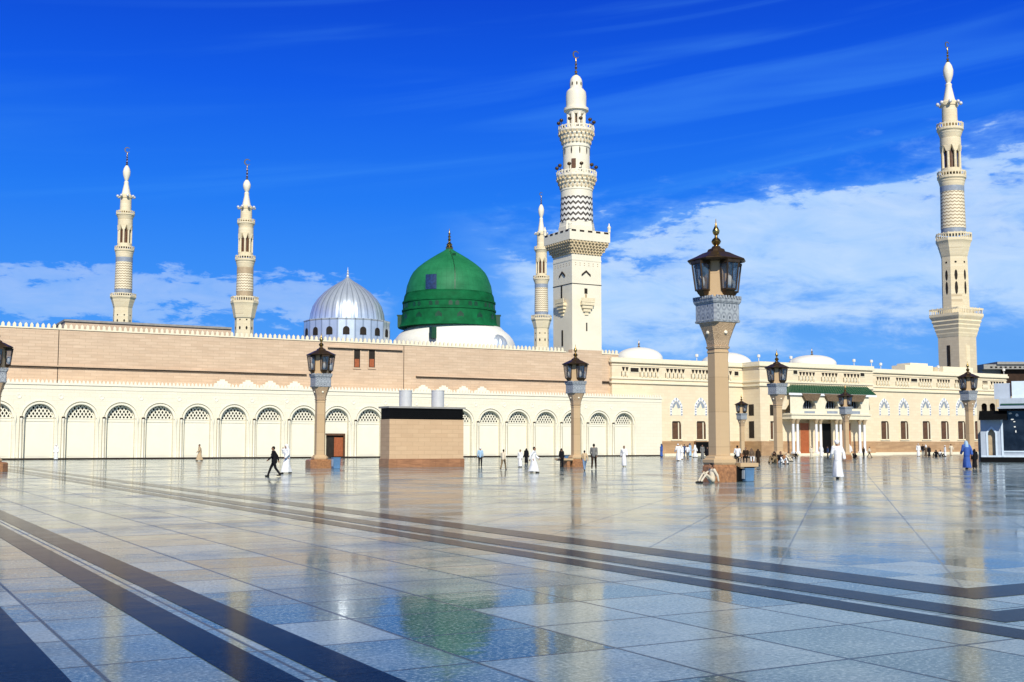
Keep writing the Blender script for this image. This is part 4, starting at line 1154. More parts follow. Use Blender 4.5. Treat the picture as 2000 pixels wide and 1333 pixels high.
# ------------------------------------------------------------------ lamp posts (11.1 m tall, built once)
def make_lamp():
    r = empty('lamp_post', (0,0,0), 0)
    pl = MB(); pl.chamfer([(0,.60),(.62,.60),(.66,.58),(.72,.55)], .38); pl.build('plinth', M['lbase'], r, smooth=20)
    bs = MB(); bs.chamfer([(.72,.56),(.80,.60),(.92,.60),(.98,.50),(1.06,.48),(1.10,.36)], .38); bs.build('base_moulding', M['lstone'], r)
    sh = MB(); sh.chamfer([(1.10,.375),(5.55,.36)], .36); sh.chamfer([(5.38,.385),(5.46,.385)], .36); sh.build('shaft', M['lstone'], r)
    cp = MB(); cp.chamfer([(5.55,.40),(5.64,.42),(5.65,.375),(5.9,.42),(6.35,.56),(6.62,.655),(6.64,.69)], .36); cp.build('capital', M['capital'], r)
    for i in range(4):
        a = i*PI/2 - PI/2
        MB().lathe([(0,.09),(.05,.085),(.09,.03)], 10).build('rosette', M['mwhite'], r, smooth=40).matrix_local = Matrix.Translation((.50*math.cos(a), .50*math.sin(a), 6.22)) @ Matrix.Rotation(a, 4, 'Z') @ Matrix.Rotation(math.radians(65), 4, 'Y')
    fz = MB(); fz.chamfer([(6.64,.69),(6.72,.71),(6.74,.675),(7.42,.675)], .12); fz.build('frieze', M['frieze'], r)
    cn = MB(); cn.chamfer([(7.42,.70),(7.50,.74),(7.60,.76),(7.68,.72)], .12)
    for i in range(-4, 5):
        for (a0_, b0_) in ((0,-1),(0,1),(-1,0),(1,0)):
            x0_, y0_ = (i*.15, b0_*.75) if a0_ == 0 else (a0_*.75, i*.15)
            cn.box(x0_-.04, x0_+.04, y0_-.04, y0_+.04, 7.62, 7.74)
    cn.build('cornice', M['frieze'], r)
    co = MB(); co.chamfer([(7.68,.64),(7.78,.64),(7.8,.60),(9.30,.60)], .66); co.build('stone_core', M['lstone'], r)
    lant = None
    for i in range(4):
        if lant is None:
            lant = empty('lantern', (0,0,0)); lant.parent = r
            # tapered box projecting to -y
            def ring_(z, w_, d0, d1): return [(-w_,-d1,z),(w_,-d1,z),(w_,-d0,z),(-w_,-d0,z)]
            g = MB(); a_ = ring_(8.0,.24,.60,.94); b_ = ring_(9.12,.29,.60,1.08)
            g.add(a_+b_, [(0,1,5,4),(1,2,6,5),(3,0,4,7)]); g.build('glass', M['glass'], lant)
            fm = MB()
            for (p, q) in ((a_[0],b_[0]),(a_[1],b_[1])): fm.tube([p, q], [.035,.035], 6)
            for (p, q) in ((a_[3],b_[3]),(a_[2],b_[2])): fm.tube([(p[0],p[1]-.02,p[2]),(q[0],q[1]-.02,q[2])], [.04,.04], 6)
            for rr_ in (a_, b_):
                for (p, q) in ((0,1),(1,2),(3,0)): fm.tube([rr_[p], rr_[q]], [.04,.04], 6)
            m0_, m1_ = a_[0], b_[0]
            fm.tube([((a_[0][0]+a_[1][0])/2, a_[0][1]-.005, a_[0][2]), ((b_[0][0]+b_[1][0])/2, b_[0][1]-.005, b_[0][2])], [.014,.014], 5)
            fm.add([(-.24,-.94,8.0),(.24,-.94,8.0),(.24,-.60,8.0),(-.24,-.60,8.0),(-.13,-.76,7.70),(.13,-.76,7.70),(.13,-.60,7.70),(-.13,-.60,7.70)], [(0,1,2,3),(0,4,5,1),(1,5,6,2),(3,7,4,0),(4,7,6,5)])
            fm.box(-.32,.32,-1.12,-.602,9.12,9.22)
            fm.build('frame', M['bronze'], lant)
            MB().ell((0,-.82,8.34), (.15,.15,.26), 10, 6).build('bulb', M['white'], lant, smooth=60)
            l = lant
        else: l = copy_tree(lant, r)
        l.rotation_euler.z = i*PI/2
    rf = MB(); rf.chamfer([(9.22,1.02),(9.28,1.07),(9.32,1.05),(9.48,.74),(9.62,.50),(9.68,.34),(9.78,.30),(9.84,.18),(9.92,.14)], .42); rf.build('roof', M['bronze'], r)
    fi = MB(); fi.lathe([(9.90,.13),(9.96,.10),(10.02,.16),(10.12,.21),(10.22,.16),(10.30,.07),(10.38,.06),(10.46,.13),(10.58,.16),(10.70,.10),(10.80,.05),(10.9,.03),(11.10,.01)], 14); fi.build('finial', M['gold'], r, smooth=40)
    return r
lamp = make_lamp()
lamps = [  # px, top, base, label
 (1406, 428, 943, 'largest and nearest lamp post, tan stone column with bronze lanterns, right of centre'),
 (624, 651, 918, 'stone lamp post on a wide red-brown block before the arcade doorway'),
 (1125, 673, 914, 'stone lamp post with bronze lanterns below the big white minaret, blue bin beside it'),
 (1521, 683, 905, 'stone lamp post standing at the left end of the green awning'),
 (1896, 706, 899, 'stone lamp post with bronze lanterns below the tall right minaret, behind the woman in blue'),
 (1654, 750, 900, 'small distant lamp post standing in front of the gate columns under the green awning'),
 (1450, 770, 896, 'small distant lamp post seen just right of the largest lamp post'),
 (1857, 757, 889, 'small distant lamp post on the right, in front of the wall with narrow windows'),
 (-15, 632, 925, 'lamp post cut off by the left edge of the picture, brown block base')]
lamp_pos = []; lamp_objs = []
for i, (px, top, base_, lab) in enumerate(lamps):
    o = lamp if i == 0 else copy_tree(lamp)
    g = ground(px, base_-3 if i in (1, 8) else base_-1.5); hgt = z_at(top, px, g.y)
    o.location = g; o.rotation_euler.z = THETA; k = hgt/11.1; o.scale = (k, k, k)
    tag(o, lab, 'lamp post', 'stone lamp posts on the plaza'); lamp_pos.append((g, k)); lamp_objs.append(o)
# wide blocks under two of them: seats (own things)
def bench_block(i, label):
    mb = MB(); mb.chamfer([(0, 1.0),(.62, 1.0),(.70, .92),(.724, .80)], .40)
    mb.build('wide_block', M['lbase'], lamp_objs[i], smooth=20, label=label)
bench_block(1, 'red-brown stone block ringing the foot of the lamp post beside the arcade doorway')
bench_block(8, 'brown stone block at the left edge of the picture')
def bench_slab(i, dx0, dx1, dy, label):
    g, k = lamp_pos[i]; r = empty('stone_bench', g, THETA, label, 'bench', 'stone benches at lamp posts')
    mb = MB(); mb.box(dx0, dx1, -dy, dy, .62*k, .78*k); mb.box(dx0+.06, dx1-.06, -dy+.06, dy-.06, .56*k, .62*k-.001); mb.build('seat', M['lstone'], r)
    leg = MB().box(dx1-.45, dx1-.2, -dy+.1, dy-.1, 0, .56*k-.001); leg.build('support', M['lbase'], r)
g0, k0l = lamp_pos[0]
bench_slab(0, .72*k0l, 1.75, .50, 'tan stone bench on the right side of the largest lamp post')
g2, k2 = lamp_pos[2]
bench_slab(2, -1.45, -.72*k2, .55, 'tan stone bench left of the lamp post below the white minaret')

gb = ground(1455, 903); rb_ = empty('stone_bench', gb, 0, 'long low stone bench with seated people, behind the blue bin', 'bench', 'stone benches at lamp posts')
ex = ground(1474, 903).x - gb.x
MB().box(-ex*1.25, ex, -.22, .30, .36, .47).build('seat', M['lstone'], rb_)
for q in (-ex*1.1, ex*.7): MB().box(q, q+.25, -.15, .25, 0, .359).build('support', M['lbase'], rb_)
# bins
def bin_(g, wd, h, label, rz=0):
    r = empty('litter_bin', g, THETA+rz, label, 'bin', 'blue bins by the lamp posts')
    b = MB(); b.chamfer([(0, wd*.42),(.03, wd*.46),(h*.86, wd*.5),(h*.88, wd*.53),(h*.95, wd*.53)], .2); b.build('body', M['blue_bin'], r, smooth=20)
    l = MB(); l.chamfer([(h*.951, wd*.54),(h, wd*.50)], .2); l.build('lid', M['black'], r)
    MB().box(-wd*.54, -wd*.5-.001, -wd*.3, wd*.3, h*.2, h*.8).build('side_panel', M['kiosk'], r)
bin_(ground(656, 916), .50, .80, 'small pale blue bin right of the lamp post with the red-brown block')
bin_(ground(1108, 912), .62, .85, 'blue bin under the bench beside the lamp post below the white minaret')
bin_(ground(1459, 941), .50, .62, 'blue bin standing right of the largest lamp post foot')
bin_(ground(1441, 941), .40, .68, 'dark navy bin close against the largest lamp post foot', .1)
for o in bpy.data.objects:
    if o.name.startswith('litter_bin') and 'navy' in o.get('label', ''):
        for c in o.children:
            if c.name.startswith('body'): c.material_slots[0].link = 'OBJECT'; c.material_slots[0].material = M['black']

# ------------------------------------------------------------------ tan stone box with black louvre
b = g_local(760, 914); bR = g_local(905, 912)
x0, y0 = b; x1 = Ls(905, y0, 900); 
r = ray(743, 890); 
y1 = y0+.2
while y1 < y0+6:
    v = W(x0, y1)
    if v.x/v.y <= r.x/r.y: break
    y1 += .05
bxr = empty('stone_box', W(x0, y0), THETA, 'freestanding tan stone box with a black band under its flat roof and red base', 'stone structure')
wX, wY = x1-x0, y1-y0
def bz(py): return z_at(py, 760, W(x0, y0).y)
MB().box(0, wX, 0, wY, bz(897), bz(819)).build('wall', M['box_stone'], bxr)
MB().box(-.06, wX+.06, -.06, wY+.06, 0, bz(897)).build('base', M['plinth'], bxr)
MB().box(.03, wX-.03, .03, wY-.03, bz(819), bz(797)).build('louvre_band', M['black'], bxr)
lv = MB()
for i in range(5): z_ = bz(818)+(bz(798)-bz(818))*(i+.3)/5; lv.box(-.01, wX+.01, -.01, wY+.01, z_, z_+.04)
lv.build('louvre_slats', M['black'], bxr)
MB().box(-.12, wX+.12, -.12, wY+.12, bz(797), bz(793.5)).build('roof', M['asphaltroof'], bxr)
for i, px in enumerate((792, 855)):
    v = ground(px, 912.5); s_ = Ls(px, y0+wY*.5, 780)-x0; d = W(x0+s_, y0+wY*.5).y
    MB().lathe([(bz(793.5), 12.5*d/F), (z_at(765, px, d), 12.5*d/F), (z_at(764.5, px, d), 13*d/F), (z_at(763, px, d), 13*d/F)], 28).build('vent_pipe', M['steel'], bxr, smooth=40).location = (s_, wY*.5, 0)

# ------------------------------------------------------------------ kiosk at the right edge
KR = math.radians(-25); KG = ground(1917, 903); KX = Vector((math.cos(KR), math.sin(KR), 0)); KYv = Vector((-math.sin(KR), math.cos(KR), 0))
kr = empty('pale_kiosk', KG, KR, 'pale blue-shaded kiosk with a dark show window and arched niche, at the right edge', 'kiosk')
def kloc(px, py, y):
    r = ray(px, py); k = (y + KG.dot(KYv)) / r.dot(KYv); return ((r*k - KG).dot(KX), EYE + r.z*k)
def KS(px, y=0.0, py=850): return kloc(px, py, y)[0]
def KZ(px, py, y=0.0): return kloc(px, py, y)[1]
kxe = KS(2060)
mb = MB(); kxw = KS(1958); 
arch_wall(mb, 0, kxw, .45, KZ(1920, 818), KS(1936.5), KS(1943.5)-KS(1936.5), KZ(1936, 848), 0, .5, base=.45, pointed=.5)
mb.box(kxw, KS(2060), 0, .3, .45, KZ(1975, 884)); mb.box(0, .2, .52, 5, .45, KZ(1920, 818)); mb.box(0, kxe, 4.8, 5, .45, KZ(1920, 818))
mb.build('wall', M['kiosk'], kr)
nc = KS(1936.5); nh = KS(1943.5)-nc
MB().prism([(nc-nh, .45)] + arch_pts(nc, nh, KZ(1936, 848), 10, .5) + [(nc+nh, .45)], .42, .46).build('arched_niche', M['brownband'], kr)
tr = MB(); tr.box(kxw-.12, kxw+.06, -.08, -.001, .5, KZ(1958, 820)); tr.box(kxw+.06, kxe, -.08, -.001, KZ(1975, 884), KZ(1975, 881)); arch_ring(tr, nc, KZ(1936, 848), nh+.02, nh+.16, -.06, -.001, 14, pointed=.5)
tr.box(nc-nh-.16, nc-nh-.02, -.06, -.001, .5, KZ(1936, 848)); tr.box(nc+nh+.02, nc+nh+.16, -.06, -.001, .5, KZ(1936, 848)); tr.box(0, kxe, -.05, -.001, .46, .62)
tr.build('trim', M['kwhite'], kr)
MB().box(-.1, kxe, -.1, 5.05, 0, .45).build('base', M['black'], kr)
def sg_mat():
    m, nt, b = newmat('dark_shop_glass'); co, x, y, z = objco(nt)
    n = noise(nt, co, .8, 4)
    nt.links.new(ramp(nt, n, [(.4, (.006,.008,.012)), (.7, (.02,.03,.045))]), b.inputs['Base Color']); b.inputs['Roughness'].default_value = .12; return m
M['shopglass'] = sg_mat()
MB().box(kxw+.06, kxe, .12, .16, KZ(1975, 881), KZ(1975, 803)).build('show_window', M['shopglass'], kr)
wh = MB()
for (px, py, w_, h_) in ((1973, 808, 5, 2.2), (1977, 819, 4, 2.5), (1981, 824, 3, 1.5), (1986, 811, 4, 4), (1982, 834, 3, 1.8), (1984, 843, 1.8, 3.5)):
    c = KS(px, 0, py); z_ = KZ(px, py); q = KS(px+w_, 0, py)-c; hz_ = KZ(px, py-h_)-z_
    q *= .75; hz_ *= .8; wh.prism([(c-q, z_-hz_*.3), (c-q*.3, z_-hz_), (c+q, z_-hz_*.6), (c+q*.8, z_+hz_*.5), (c+q*.1, z_+hz_), (c-q*.7, z_+hz_*.6)], .08, .11)
wh.build('window_reflections', M['white'], kr)  # white shapes paint the reflection on the dark show window
cn = MB(); za, zb = KZ(1916, 819), KZ(1916, 803)
q1 = KS(1966, -1.2, 812)
cn.add([(-.05,-.02,zb),(q1,-.02,zb),(q1,-1.2,KZ(1966, 818, -1.2)),(-.05,-1.2,KZ(1916, 819, -1.2)),(-.05,-.02,zb-.12),(q1,-.02,zb-.12),(q1,-1.2,KZ(1966, 818, -1.2)-.1),(-.05,-1.2,KZ(1916, 819, -1.2)-.1)], [(0,3,2,1),(3,7,6,2),(4,5,6,7),(0,4,7,3),(1,2,6,5)])
cn.build('canopy', M['black'], kr)
rf = MB(); rf.box(KS(1952, -.6, 800), kxe, -.9, 5.3, KZ(1960, 796), KZ(1960, 779)); rf.box(KS(1948, -.6, 800), kxe, -1.0, 5.4, KZ(1960, 799), KZ(1960, 796.5)); rf.build('roof_fascia', M['kiosk'], kr)
MB().box(KS(1955, -.6, 800), kxe, -1.0, -.901, KZ(1960, 792), KZ(1960, 789.5)).build('green_stripe', M['awning'], kr)
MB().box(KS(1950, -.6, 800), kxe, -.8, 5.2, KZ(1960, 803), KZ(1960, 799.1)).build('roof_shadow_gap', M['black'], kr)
MB().box(KS(1976, 1, 760), kxe, 1, 4, KZ(1960, 779), KZ(1980, 745, 1)).build('roof_box', M['kwhite'], kr)
g_ = MB(); g_.box(KS(1941, 1, 760), KS(1973, 1, 760), 1.3, 1.4, KZ(1950, 779), KZ(1950, 749, 1)); g_.build('roof_screen', M['kiosk'], kr)
# small tan tower with two arched openings behind the kiosk
tg = KG + KYv*9 + KX*KS(1914, 9, 790)
tw = empty('tan_annex', tg, KR, 'small tan annex wall with two dark arched openings above the kiosk canopy', 'building')
aw_ = KS(1946, 9, 790)-KS(1914, 9, 790); zA0, zA1 = KZ(1930, 812, 9), KZ(1930, 777, 9)
mb = MB()
for i in range(2):
    arch_wall(mb, aw_*i/2, aw_*(i+1)/2, 0, zA1, aw_*(i+.5)/2, aw_*.17, KZ(1930, 793, 9), 0, .6, base=zA0)
mb.box(0, aw_, .62, 3, 0, zA1); mb.box(-.3, 0, 0, 3, 0, zA1); mb.box(aw_, aw_+1.6, .3, 3, 0, zA1+.1)
mb.build('wall', M['palace_plinth2'] if 'palace_plinth2' in M else M['brownstone'], tw)
for i in range(2): MB().box(aw_*(i+.5)/2-aw_*.18, aw_*(i+.5)/2+aw_*.18, .56, .60, zA0, KZ(1930, 785, 9)).build('opening', M['dark'], tw)
# dark roofed building far right
dY = 235
dg = at_depth(1922, dY); dx_ = at_depth(2080, dY).x - dg.x
db = empty('distant_hotel', dg, 0, 'distant dark building with a grey flat roof edge, behind the wall end at far right', 'building')
mb = MB(); qx = at_depth(1964, dY).x-dg.x; mb.box(qx, dx_, 0, 12, 0, z_at(722, 1980, dY)); mb.build('wall', plain('dark_brown_facade', (.045,.025,.015), .6, var=.5, nscale=.8), db)
mb = MB(); mb.box(0, dx_, -1.2, 13, z_at(722, 1980, dY), z_at(713, 1980, dY)); mb.box(qx*.6, dx_, -1.6, 13.4, z_at(713, 1980, dY)+.002, z_at(708, 1980, dY)); mb.build('roof', M['asphaltroof'], db)
mb = MB()
for i in range(11): a = qx*.3+i*.95; mb.box(a, a+.45, -1.25, -1.202, z_at(720, 1980, dY), z_at(717, 1980, dY))
mb.build('roof_vents', M['dark'], db)
MB().box(.5, qx, 1, 12, 0, z_at(722, 1980, dY)-.01).build('side_wall', M['asphaltroof'], db)

# ------------------------------------------------------------------ people
skinM = plain('skin', (.30,.155,.085), .5, var=.1)
hairM = plain('black_hair', (.012,.010,.009), .6, var=.2)
shoeM = plain('dark_shoe', (.015,.012,.010), .5, var=.2)
eyeM = plain('eye', (.02,.015,.012), .2, var=.1)
def cloth(name, c): return plain(name, c, .85, var=.14, nscale=5)
C = dict(white=cloth('white_cotton', (.78,.78,.76)), cream=cloth('cream_cotton', (.66,.58,.43)), tan=cloth('tan_cotton', (.52,.38,.22)), black=cloth('black_cloth', (.010,.010,.012)),
         blue=cloth('blue_robe_cloth', (.035,.10,.36)), navy=cloth('navy_cloth', (.02,.045,.12)), lblue=cloth('light_blue_shirt', (.33,.50,.66)), grey=cloth('grey_cloth', (.16,.16,.15)),
         brown=cloth('brown_cloth', (.13,.085,.05)), jeans=cloth('denim', (.16,.25,.38)), olive=cloth('olive_cloth', (.20,.14,.07)), dbrown=cloth('dark_brown_cloth', (.035,.022,.014)))
bake = []
def skel(pose):
    """joints of a 1.75 m figure facing -y, feet at z = 0"""
    J = dict(pel=(0,0,.95), waist=(0,.01,1.08), chest=(0,.0,1.30), neck=(0,0,1.48), head=(0,-.01,1.62))
    for s, n in ((-1,'R'),(1,'L')):
        J['sh'+n] = (s*.185, 0, 1.43); J['hip'+n] = (s*.095, 0, .93)
    if pose == 'stand':
        for s, n in ((-1,'R'),(1,'L')):
            J['el'+n] = (s*.235, .03, 1.14); J['wr'+n] = (s*.225, -.05, .90)
            J['kn'+n] = (s*.105, -.02, .50); J['an'+n] = (s*.11, .02, .08)
    elif pose == 'walk':
        st = .34
        J['knR'] = (-.10, -.20, .53); J['anR'] = (-.10, -.36, .085)
        J['knL'] = (.10, .10, .50); J['anL'] = (.10, .36, .13)
        J['elR'] = (-.235, .14, 1.17); J['wrR'] = (-.23, .20, .94)
        J['elL'] = (.235, -.08, 1.16); J['wrL'] = (.21, -.28, .99)
        for k in ('chest','neck','head','shR','shL'): x,y,z = J[k]; J[k] = (x, y-.04*(z-.9)/.5, z)
    elif pose == 'phone':
        J = skel('walk')
        J['elR'] = (-.26, -.10, 1.20); J['wrR'] = (-.19, -.16, 1.44)
    elif pose == 'floor':      # sitting on the ground, knees up, one arm propped behind
        J = dict(pel=(0,.10,.12), waist=(0,.13,.26), chest=(0,.14,.46), neck=(0,.10,.66), head=(0,.04,.79))
        for s, n in ((-1,'R'),(1,'L')):
            J['sh'+n] = (s*.18, .12, .60); J['hip'+n] = (s*.10, .08, .12)
        J['knR'] = (-.17,-.28,.46); J['anR'] = (-.14,-.52,.08); J['knL'] = (.20,-.34,.40); J['anL'] = (.16,-.56,.08)
        J['elR'] = (-.26,-.06,.44); J['wrR'] = (-.16,-.26,.50); J['elL'] = (.27,.24,.34); J['wrL'] = (.26,.30,.09)
    elif pose == 'bench':
        J = dict(pel=(0,.0,.52), waist=(0,.01,.66), chest=(0,-.02,.87), neck=(0,-.06,1.05), head=(0,-.10,1.18))
        for s, n in ((-1,'R'),(1,'L')):
            J['sh'+n] = (s*.18,-.04,1.00); J['hip'+n] = (s*.10, 0,.52)
            J['kn'+n] = (s*.14,-.42,.50); J['an'+n] = (s*.12,-.42,.08)
            J['el'+n] = (s*.24,-.10,.74); J['wr'+n] = (s*.15,-.32,.62)
    return J
def V(p): return Vector(p)
def hand(mb, wr, d, side):
    d = d.normalized(); w = V((side,0,0)); w = (w - d*w.dot(d)).normalized(); nrm = d.cross(w).normalized()
    mb.tube([wr, wr+d*.05, wr+d*.085], [.026,.036,.032], 8)
    for i, (off, ln) in enumerate(((-.027,.062),(-.009,.075),(.009,.070),(.026,.055))):
        p0 = wr+d*.085+w.cross(d).normalized()*off
        p1 = p0+d*ln*.5; p2 = p1+d*ln*.42-w*.02
        mb.tube([p0,p1,p2], [.0105,.010,.0085], 6)
    t0 = wr+d*.03+w.cross(d).normalized()*.03
    mb.tube([t0, t0+d*.03+w.cross(d).normalized()*.022, t0+d*.062+w.cross(d).normalized()*.024], [.013,.012,.010], 6)
def body_mb(J):
    mb = MB(); P = {k: V(v) for k, v in J.items()}
    up = (P['neck']-P['pel']).normalized()
    mb.tube([P['pel'], P['waist'], P['chest'], P['neck']-up*.05], [.125,.115,.135,.075], 12)
    for s, n in ((-1,'R'),(1,'L')):
        mb.tube([P['chest']+up*.06, P['sh'+n]], [.10,.058], 10)
        mb.tube([P['sh'+n], P['el'+n], P['wr'+n]], [.052,.040,.027], 10)
        hand(mb, P['wr'+n], P['wr'+n]-P['el'+n], s)
        mb.tube([P['hip'+n], P['kn'+n], P['an'+n]], [.086,.056,.038], 10)
        a = P['an'+n]; mb.tube([a+V((0,.03,-.035)), a+V((0,-.06,-.045)), a+V((0,-.15,-.055))], [.034,.036,.026], 8)
    h = P['head']; fwd = V((0,-1,0))
    mb.tube([P['neck']-up*.07, P['neck']+up*.05, h-V((0,0,.04))], [.062,.052,.055], 10)
    mb.ell(h+V((0,.005,.02)), (.076,.095,.105)); mb.ell(h+V((0,-.03,-.055)), (.052,.058,.058))
    mb.tube([h+V((0,-.088,.02)), h+V((0,-.108,-.022))], [.010,.015], 6)
    for s in (-1, 1): mb.ell(h+V((s*.078,.012,-.01)), (.012,.022,.032), 8, 6)
    mb.ell(h+V((0,-.082,-.062)), (.024,.012,.008), 8, 5)
    return mb
def scaled_tubes(J, what):
    mb = MB(); P = {k: V(v) for k, v in J.items()}; up = (P['neck']-P['pel']).normalized()
    if what in ('shirt', 'coat', 'robe', 'abaya'):
        g = {'shirt':1.0,'coat':1.1,'robe':1.15,'abaya':1.25}[what]
        lo = P['pel'] - (up*.02 if what == 'shirt' else up*.10)
        if J['pel'][2] < .6: lo = P['pel']
        mb.tube([lo, P['waist'], P['chest'], P['neck']-up*.06], [.155*g,.145*g,.158*g,.085], 14)
        for s, n in ((-1,'R'),(1,'L')):
            mb.tube([P['chest']+up*.06, P['sh'+n]], [.125,.078*g], 10)
            w_ = P['wr'+n]; e_ = P['el'+n]
            mb.tube([P['sh'+n], e_, w_], [.070*g,.058*g,(.044 if what in ('shirt','coat') else .066)*g], 10)
    if what in ('trousers',):
        mb.tube([P['pel']-V((0,0,.03)), P['pel']+up*.10], [.145,.140], 12)
        for n in ('R','L'):
            mb.tube([P['hip'+n], P['kn'+n], P['an'+n]+V((0,0,.02))], [.108,.076,.060], 10)
    if what in ('robe', 'abaya'):
        if J['pel'][2] > .6:      # skirt loft following the legs
            vs = []; fs = []; n = 28; m = 12
            for j in range(m+1):
                t = j/m; z = .98 - (.98-.10)*t
                def legx(nm):
                    h_, k_, a_ = P['hip'+nm], P['kn'+nm], P['an'+nm]
                    if z > k_.z: q = (h_.z-z)/(h_.z-k_.z+1e-6); return h_.lerp(k_, max(0,min(1,q)))
                    q = (k_.z-z)/(k_.z-a_.z); return k_.lerp(a_, max(0,min(1,q)))
                A, B = legx('R'), legx('L'); c = (A+B)/2; dv = abs(A.y-B.y)/2*.85
                rx = .165+.055*t; ry = .145+.05*t+dv
                for i in range(n):
                    a = 2*PI*i/n; fold = 1+.05*t*math.sin(a*7+j*.25)
                    vs.append((c.x+rx*fold*math.cos(a), c.y+ry*fold*math.sin(a), z))
            for j in range(m):
                for i in range(n): fs.append((j*n+i, (j+1)*n+i, (j+1)*n+(i+1) % n, j*n+(i+1) % n))
            fs.append(tuple(range(n))); fs.append(tuple(m*n+i for i in range(n-1, -1, -1)))
            mb.add(vs, fs)
        else:
            for n in ('R','L'): mb.tube([P['hip'+n], P['kn'+n], P['an'+n]+V((0,0,.04))], [.13,.105,.10], 10)
            a = (P['hipR']+P['hipL'])/2; k = (P['knR']+P['knL'])/2; mb.tube([a, (a+k)/2, k], [.13,.10,.085], 10)
    return mb
def head_mb(J, kind):
    h = V(J['head']); mb = MB()
    if kind == 'hair':
        mb.ell(h+V((0,.020,.042)), (.084,.098,.092)); mb.ell(h+V((0,.045,.0)), (.078,.07,.075))
    elif kind == 'cap':
        mb.ell(h+V((0,.01,.062)), (.086,.102,.07)); mb.ell(h+V((0,.03,.03)), (.083,.09,.05))
    elif kind == 'turban':
        mb.ell(h+V((0,.01,.07)), (.125,.135,.065)); mb.ell(h+V((0,.015,.115)), (.095,.10,.06)); mb.ell(h+V((0,.05,.02)), (.09,.08,.07))
    elif kind == 'headcloth':
        mb.ell(h+V((0,.018,.035)), (.093,.108,.105)); mb.tube([h+V((0,.06,.02)), h+V((0,.08,-.10)), h+V((0,.09,-.24))], [.10,.115,.12], 12)
        for s in (-1,1): mb.tube([h+V((s*.07,.01,.03)), h+V((s*.09,.0,-.10)), h+V((s*.11,-.03,-.24))], [.04,.05,.04], 8)
    return mb
kinds = {}
def make_kind(pose, dress, head):
    key = (pose, dress, head)
    if key in kinds: return kinds[key]
    J = skel(pose); parts = []
    if dress in ('robe', 'abaya') and pose in ('walk', 'phone'):
        J['knR'] = (-.10,-.14,.51); J['anR'] = (-.10,-.24,.085); J['knL'] = (.10,.06,.50); J['anL'] = (.10,.22,.11)
    def reg(name, mb, vox):
        o = mb.build(name, skinM); md = o.modifiers.new('r', 'REMESH'); md.mode = 'VOXEL'; md.voxel_size = vox; md.use_smooth_shade = True
        sm = o.modifiers.new('s', 'SMOOTH'); sm.factor = .5; sm.iterations = 2
        bake.append(o); parts.append(o); return o
    reg('body', body_mb(J), .011)
    if dress in ('robe', 'abaya'): reg('robe', scaled_tubes(J, dress), .016)
    else:
        reg('trousers', scaled_tubes(J, 'trousers'), .015); reg('jacket' if dress == 'coat' else 'shirt', scaled_tubes(J, 'coat' if dress == 'coat' else 'shirt'), .015)
    reg({'hair':'hair','cap':'cap','turban':'turban','headcloth':'headscarf'}[head], head_mb(J, head), .012)
    sh = MB()
    for n in ('R','L'):
        a = V(J['an'+n]); sh.tube([a+V((0,.045,-.04)), a+V((0,-.06,-.045)), a+V((0,-.165,-.052))], [.046,.048,.036], 8)
    reg('shoes', sh, .014)
    h = V(J['head']); ey = MB()
    for s in (-1,1): ey.ell(h+V((s*.032,-.082,.022)), (.012,.008,.009), 8, 5)
    e = ey.build('eyes', eyeM); parts.append(e)
    kinds[key] = parts; return parts
def mk(a, b_, c, d): return (a, b_, c, d)
